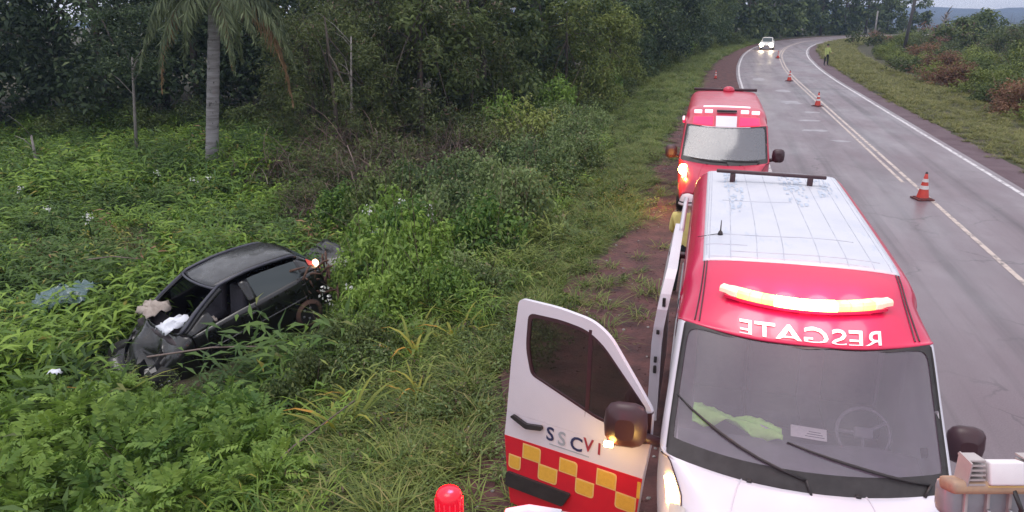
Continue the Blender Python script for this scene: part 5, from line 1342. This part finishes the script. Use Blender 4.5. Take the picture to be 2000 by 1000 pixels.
b = MB(); wl.patch(b, 9.6, 10.9, 5, 2.3, 3.4, 4, .012); b.build('tail_light', M['conered'], wreck, True)
c = wl.ev(10.2, 3.1, .05); MB().box(c, (.1, .08, .12), (0, .3, 0), bev=.02).build('tail_bulb', M['dim_lamp'], wreck, True)
g = random.Random(2); b = MB()
for k in range(22):
    c = Vector((.74 + g.uniform(-.1, .14), 1.55 + g.uniform(-.3, .4), .72 + g.uniform(-.35, .4))); d = Vector((g.uniform(-1, 1), g.uniform(-1, 1), g.uniform(-1, 1))) * .16
    b.tube([c - d, c + d * .3 + Vector((0, 0, .04)), c + d], [.016, .024, .01], 5)
b.build('bent_metal', M['mud'], wreck, True)
b = MB(); b.lathe([(.2, -.02), (.27, 0), (.2, .03)], 18, T=Matrix.Translation(Vector((.86, 1.28, .29))) @ Matrix.Rotation(R(90), 4, 'Y'), cap=False); b.build('brake_disc', M['mud'], wreck, True)
tl = crumple('tailgate', M['carblack'], 0, 0, 0, 1.15, .8, 12, 8, .03, None, .03); tl.location = (-8.35, 15.0, -.8); tl.rotation_euler = (R(24), R(14), R(-24)); tag(tl, 'dark torn panel lying in the plants behind the black car', 'car panel')
gs = crumple('windscreen_sheet', M['brokenglass'], 0, 0, 0, 1.05, .8, 13, 13, .07, None, .006); gs.location = (-12.1, 11.1, -.68); gs.rotation_euler = (R(10), R(-8), R(20)); tag(gs, 'crumpled bluish windscreen sheet lying in the grass left of the car', 'broken glass')
lt = crumple('litter_scrap', M['airbag'], 0, 0, 0, .16, .12, 15, 5, .03, None, .004); lt.location = (-8.7, 7.6, -.15); tag(lt, 'small bluish white scrap caught on the leaves below the car nose', 'litter')

far = thing('approaching_car', 'pale car with glaring headlamps approaching on the far bend', 'car', (6.35, 99.5, 0), (0, 0, R(-6)))
build_car(far, M['carwhite'], False)
for s in (-1, 1):
    MB().lathe([(.02, .0), (.2, .0), (.22, .06), (.15, .12)], 14, T=Matrix.Translation(Vector((s * .56, -1.86, .62))) @ Matrix.Rotation(R(90), 4, 'X')).build('headlight', M['head_lit'], far, True)

# ------------------------------------------------------------------ cones
cone_s = .94
cone_p = thing('traffic_cone', 'orange cone with white bands on the centre line nearest the ambulance', 'traffic cone', (5.67, 21.3, .004), (0, 0, .3), 'traffic cones on the road')
b = MB(); b.box((0, 0, .02), (.46, .46, .04), bev=.012); b.box((0, 0, .05), (.36, .36, .025), bev=.01); b.build('base', M['conebase'], cone_p, True, sharp=40)
def crad(z): return .16 - (.16 - .032) * (z - .06) / .68
b = MB(); b.lathe([(crad(z), z) for z in (.06, .3, .5, .74)] + [(.02, .75)], 20); b.build('shell', M['conered'], cone_p, True, sharp=40)
for z0, z1 in ((.3, .4), (.5, .59)):
    MB().lathe([(crad(z) + .004, z) for z in (z0, z1)], 20, cap=False).build('band', M['conewhite'], cone_p, True)
cone_p.scale = (.94,) * 3
MB().lathe([(.036, .69), (.034, .75), (.02, .78)], 14).build('tip', M['black'], cone_p, True)
for (x, y, lb) in ((5.44, 41.6, 'orange cone with white bands, second along the centre line'), (5.28, 56, 'small dark looking cone on the centre line, third from the ambulance'), (6.4, 82, 'tiny cone on the centre line just before the approaching car'), (.33, 56.5, 'cone with pale bands on the dark left shoulder beyond the red van')):
    c = copy_tree(cone_p, None, (x, y, .004), (0, 0, y)); c['label'] = lb
    if x < 1: c.scale = (.6, .6, .8)
c = copy_tree(cone_p, None, (.62, 43, .004), (0, 0, 2)); c['label'] = 'cone showing just above the roof of the red van'

# ------------------------------------------------------------------ people
def person(name, label, loc, rotz, cols, pose, h=1.74, cat='person'):
    """one continuous skinned figure; colours by height; children: hair or helmet, face"""
    root = thing(name, label, cat, loc, (0, 0, rotz)); k = h / 1.74
    J = {'pelvis': (0, 0, .95), 'waist': (0, 0, 1.1), 'chest': (0, .01, 1.32), 'neck': (0, .0, 1.48), 'nk2': (0, -.01, 1.54), 'head': (0, -.02, 1.63), 'crown': (0, -.01, 1.7)}
    RAD = {'pelvis': (.16, .11), 'waist': (.145, .1), 'chest': (.18, .115), 'neck': (.075, .07), 'nk2': (.06, .06), 'head': (.085, .1), 'crown': (.06, .07)}
    E_ = [('pelvis', 'waist'), ('waist', 'chest'), ('chest', 'neck'), ('neck', 'nk2'), ('nk2', 'head'), ('head', 'crown')]
    for s, n in ((-1, 'r'), (1, 'l')):
        arm = pose.get('arm' + n, [(.0, -.02, -.27), (.03, -.1, -.24), (.0, -.04, -.09)])
        sh = (s * .19, 0, 1.42); J['sh' + n] = sh; p = Vector(sh)
        for q, d in zip(('el', 'wr', 'hd'), arm):
            p = p + Vector((d[0] * s, d[1], d[2])); J[q + n] = tuple(p)
        leg = pose.get('leg' + n, (.0, .0)); hp = (s * .1, 0, .88)
        J['hp' + n] = hp; J['kn' + n] = (s * .115, -.02 + leg[0] * .5, .49); J['an' + n] = (s * .12, leg[0], .09); J['to' + n] = (s * .14, leg[0] - .19, .035)
        RAD.update({'sh' + n: (.075, .075), 'el' + n: (.05, .05), 'wr' + n: (.036, .03), 'hd' + n: (.045, .025), 'hp' + n: (.1, .1), 'kn' + n: (.065, .07), 'an' + n: (.046, .05), 'to' + n: (.042, .035)})
        E_ += [('chest', 'sh' + n), ('sh' + n, 'el' + n), ('el' + n, 'wr' + n), ('wr' + n, 'hd' + n), ('pelvis', 'hp' + n), ('hp' + n, 'kn' + n), ('kn' + n, 'an' + n), ('an' + n, 'to' + n)]
    names = list(J); me = bpy.data.meshes.new('figure'); me.from_pydata([tuple(np.array(J[q]) * k) for q in names], [(names.index(a), names.index(c)) for a, c in E_], [])
    o = bpy.data.objects.new('figure', me); COL.objects.link(o)
    md = o.modifiers.new('skin', 'SKIN'); 
    if not me.skin_vertices: me.attributes.new('skin', 'FLOAT', 'POINT')
    for i, q in enumerate(names):
        sv = me.skin_vertices[0].data[i]; sv.radius = (RAD[q][0] * k, RAD[q][1] * k); sv.use_root = (q == 'pelvis')
    sb_ = o.modifiers.new('smooth', 'SUBSURF'); sb_.levels = 2; sb_.render_levels = 2
    dg = bpy.context.evaluated_depsgraph_get(); dg.update()
    m2 = bpy.data.meshes.new_from_object(o.evaluated_get(dg)); COL.objects.unlink(o); bpy.data.objects.remove(o)
    m2.materials.clear()
    for c in cols: m2.materials.append(M[c])                    # top, trousers, skin, shoes
    hz = [J['wrl'], J['wrr'], J['hdl'], J['hdr']]
    for f in m2.polygons:
        c = f.center / k; hand = min((Vector(q) - c).length for q in (J['hdl'], J['hdr'])) < .085
        f.material_index = 2 if (c.z > 1.5 or hand) else (3 if c.z < .1 else (1 if c.z < .93 and abs(c.x) < .26 and min((Vector(q) - c).length for q in hz) > .16 else 0))
    body = link('body', m2, None, root, True)
    for s in (-1, 1):
        MB().lathe([(.002, -.012), (.012, -.008), (.014, 0), (.012, .008), (.002, .012)], 8, T=Matrix.Translation(Vector((s * .034 * k, -.112 * k, 1.645 * k)))).build('eye', M['black'], root, True)
        wr = Vector(J['hd' + ('l' if s > 0 else 'r')]) * k
        for q, (a, L_) in enumerate(((-.03, .07), (-.01, .08), (.01, .078), (.03, .06))):
            MB().tube([wr + Vector((0, a, 0)), wr + Vector((-.006 * s, a, -L_ * .6)), wr + Vector((-.022 * s, a, -L_))], [.009, .009, .007], 5).build('finger', M['skin'], root, True)
    MB().tube([(0, -.11 * k, 1.65 * k), (0, -.14 * k, 1.61 * k), (0, -.11 * k, 1.595 * k)], [.01, .018, .012], 6).build('nose', M['skin'], root, True)
    return root, k
pp_, k = person('person', 'traffic officer in a yellow jacket and dark trousers beside the right edge line', (9.72, 72.5, .0), R(20), ['hivis', 'trousers', 'skin', 'rubber'], {'arml': [(.06, -.06, -.26), (.05, -.2, -.08), (.0, -.08, .0)], 'legr': (.06, 0), 'legl': (-.05, 0)}, 1.78)
MB().lathe([(.105, 1.66 * k), (.115, 1.7 * k), (.1, 1.76 * k), (.05, 1.79 * k), (.01, 1.8 * k)], 16).build('cap', M['trousers'], pp_, True)
pr_, k = person('person', 'rescuer in a yellow jacket and pale helmet standing behind the slid side door', (-.22, 12.6, 0), R(170), ['yellowcloth', 'trousers', 'skin', 'rubber'], {'arml': [(.05, -.05, -.26), (.0, -.2, -.1), (.0, -.08, .0)], 'armr': [(.12, -.02, -.26), (.06, -.1, -.22), (.0, -.04, -.09)]}, 1.76)
hm = MB(); hm.lathe([(.13, 1.63 * k), (.15, 1.64 * k), (.146, 1.66 * k), (.135, 1.68 * k), (.125, 1.73 * k), (.09, 1.79 * k), (.03, 1.81 * k), (.003, 1.812 * k)], 20); hm.build('helmet', M['helmet'], pr_, True)
MB().lathe([(.138, 1.675 * k), (.14, 1.7 * k)], 20, cap=False).build('helmet_band', M['trousers'], pr_, True)

# ------------------------------------------------------------------ poles
def pole(x, y, h, r, mat, label, arm=None, lean=0.):
    t = thing('utility_pole', label, 'pole', (x, y, gzf(x, y)), (0, R(lean), 0))
    MB().tube([(0, 0, -.3), (0, 0, h * .5), (0, 0, h)], [r, r * .85, r * .7], 10).build('shaft', M[mat], t, True)
    if arm:
        for z in arm:
            MB().box((0, .12, z), (2.5, .1, .12), bev=.02).build('crossarm', M[mat], t, True)
            for q in (-1.1, -.4, .4, 1.1): MB().lathe([(.03, z + .06), (.05, z + .12), (.03, z + .16), (.045, z + .2), (.02, z + .24)], 8, T=Matrix.Translation(Vector((q, .12, 0)))).build('insulator', M['greymetal'], t, True)
    return t
pole(21.7, 99.4, 8.0, .2, 'polewood', 'dark wooden utility pole with a crossarm right of the road', (6.3, 7.5), 3)
pole(25.0, 136, 4.6, .16, 'concrete', 'short pale post in the bushes inside the far bend')
pole(9.5, 141, 9, .2, 'concrete', 'pale pole before the trees on the outside of the far bend')

# ------------------------------------------------------------------ the truck the picture is taken from (only its roof gear is in view)
tr = thing('fire_truck', 'roof edge of a red fire truck below the near beacon', 'fire truck', (-.1, -.6, 0))
b = MB(); b.box((0, 0, 1.55), (2.4, 6.6, 1.7), bev=.12); b.build('body', M['pinkred'], tr, True)
for x in (-1.0, 1.0):
    for y in (-2.1, 2.2):
        T = Matrix.Translation(Vector((x, y, .5))) @ Matrix.Rotation(R(90), 4, 'Y')
        MB().lathe([(.28, -.14), (.46, -.14), (.5, -.1), (.5, .1), (.46, .14), (.28, .14)], 24, T=T).build('wheel', M['rubber'], tr, True)
b = MB(); b.tube([(-.62, 3.28, 2.45), (-.6, 3.28, 2.675), (-.5, 3.28, 2.70), (.9, 3.28, 2.70), (1.0, 3.28, 2.665), (1.02, 3.28, 2.45)], .028, 10); b.build('roof_rail', M['greymetal'], tr, True)
b = MB(); b.tube([(-.62, 3.28, 2.5), (-.6, 3.28, 2.675), (-.52, 3.28, 2.70), (-.38, 3.28, 2.701)], .034, 10); b.build('rail_end', M['white'], tr, True)
be_ = thing('beacon', 'round red beacon lamp at the bottom edge of the picture', 'beacon', (-.97, 2.62, 2.365))
b = MB(); b.lathe([(.05, 0), (.05, .2), (.062, .21), (.062, .25)], 20); b.build('stem', M['black'], be_, True)
b = MB(); prof = [(.058, .25)] + [(.06, z) for z in np.linspace(.26, .39, 5)] + [(.056, .41), (.045, .425), (.02, .432), (.001, .433)]; b.lathe(prof, 24, cap=False)
dome = b.build('dome', M['redlens'], be_, True)
for kk in range(16):
    a = kk * 6.2832 / 16; MB().tube([(.0605 * math.cos(a), .0605 * math.sin(a), .26), (.0605 * math.cos(a), .0605 * math.sin(a), .39)], .004, 5).build('flute', M['redlens'], dome, True)
bl = bpy.data.lights.new('beacon_light', 'POINT'); bl.energy = 22; bl.color = (1, .03, .06); bl.shadow_soft_size = .05
bo = bpy.data.objects.new('beacon_light', bl); COL.objects.link(bo); bo.parent = be_; bo.location = (0, .1, .62)
# flood lamp on the truck's light mast, seen from behind
fl = thing('flood_lamp', 'finned flood lamp with a white driver box and tan housing at the right bottom corner', 'flood lamp', (1.13, 2.68, 2.4), (0, 0, R(14.6)))
b = MB(); b.tube([(0, .05, 0), (0, .05, .7)], .03, 10); b.box((0, .05, .02), (.16, .16, .04), bev=.01); b.build('mast', M['greymetal'], fl, True)
b = MB(); b.box((0, .005, .752), (.38, .1, .05), (R(-20), 0, 0), bev=.018); b.build('housing_lip', M['orange_metal'], fl, True)
b = MB(); b.box((0, .035, .675), (.36, .1, .13), (R(-12), 0, 0), bev=.03); b.build('housing', M['greymetal'], fl, True)
for x in (-.12, -.04, .04, .12): MB().box((x, -.02, .68), (.012, .02, .1), (R(-12), 0, 0), bev=.003).build('rib', M['fin'], fl)
b = MB(); b.box((0, -.01, .815), (.125, .05, .085), (R(-20), 0, 0), bev=.008); b.build('driver_box', M['whiteprint'], fl, True)
MB().box((0, -.035, .772), (.13, .012, .01), bev=.002).build('box_lip', M['yellow_edge'], fl)
for s in (-1, 1):
    for q in range(6): MB().box((s * .105, -.005 + q * .005, .775 + q * .0165), (.06, .07, .006), (R(-10), 0, 0)).build('fin', M['fin'], fl)
    MB().box((s * .139, .0, .815), (.006, .08, .11), bev=.002).build('side_plate', M['fin'], fl)
b = MB(); b.tube([(.03, -.04, .76), (.05, -.07, .7), (.07, -.06, .55), (.05, 0, .3), (.03, .03, .05)], .008, 6); b.build('cable', M['black'], fl, True)
for x in (-.05, .03): MB().lathe([(.008, 0), (.008, .02), (.005, .024)], 8, T=Matrix.Translation(Vector((x, -.05, .66)))).build('bolt', M['steel'], fl)

# ------------------------------------------------------------------ labels that single out each tree and shrub
ORD = ['first', 'second', 'third', 'fourth', 'fifth', 'sixth', 'seventh', 'eighth', 'ninth', 'tenth', 'eleventh', 'twelfth', 'thirteenth', 'fourteenth', 'fifteenth', 'sixteenth', 'seventeenth', 'eighteenth', 'nineteenth', 'twentieth', 'twenty-first', 'twenty-second', 'twenty-third', 'twenty-fourth', 'twenty-fifth', 'twenty-sixth', 'twenty-seventh', 'twenty-eighth', 'twenty-ninth', 'thirtieth', 'thirty-first', 'thirty-second', 'thirty-third', 'thirty-fourth', 'thirty-fifth']
from collections import defaultdict
bylab = defaultdict(list)
for o in S.objects:
    if o.parent is None and o.get('label'): bylab[o['label']].append(o)
ca, sa = math.cos(R(14.6)), math.sin(R(14.6))
def azim(o): x, y, _ = o.location; return math.atan2(x * ca + y * sa, -x * sa + y * ca)
for lab, os_ in bylab.items():
    if len(os_) < 2: continue
    for i, o in enumerate(sorted(os_, key=azim)):
        o['label'] = ORD[i] + ' from the left, ' + lab
# ------------------------------------------------------------------ air
hz = MB().box((800, 790, 3), (3200, 1740, 90)).mesh('haze'); 
m, nt, out = newmat('haze_air'); pv = nt.nodes.new('ShaderNodeVolumePrincipled')
pv.inputs['Color'].default_value = (.5, .66, 1, 1); pv.inputs['Density'].default_value = .0005; pv.inputs['Anisotropy'].default_value = .2
nt.links.new(pv.outputs[0], out.inputs['Volume'])
hz = link('haze', hz, m); hz['kind'] = 'stuff'
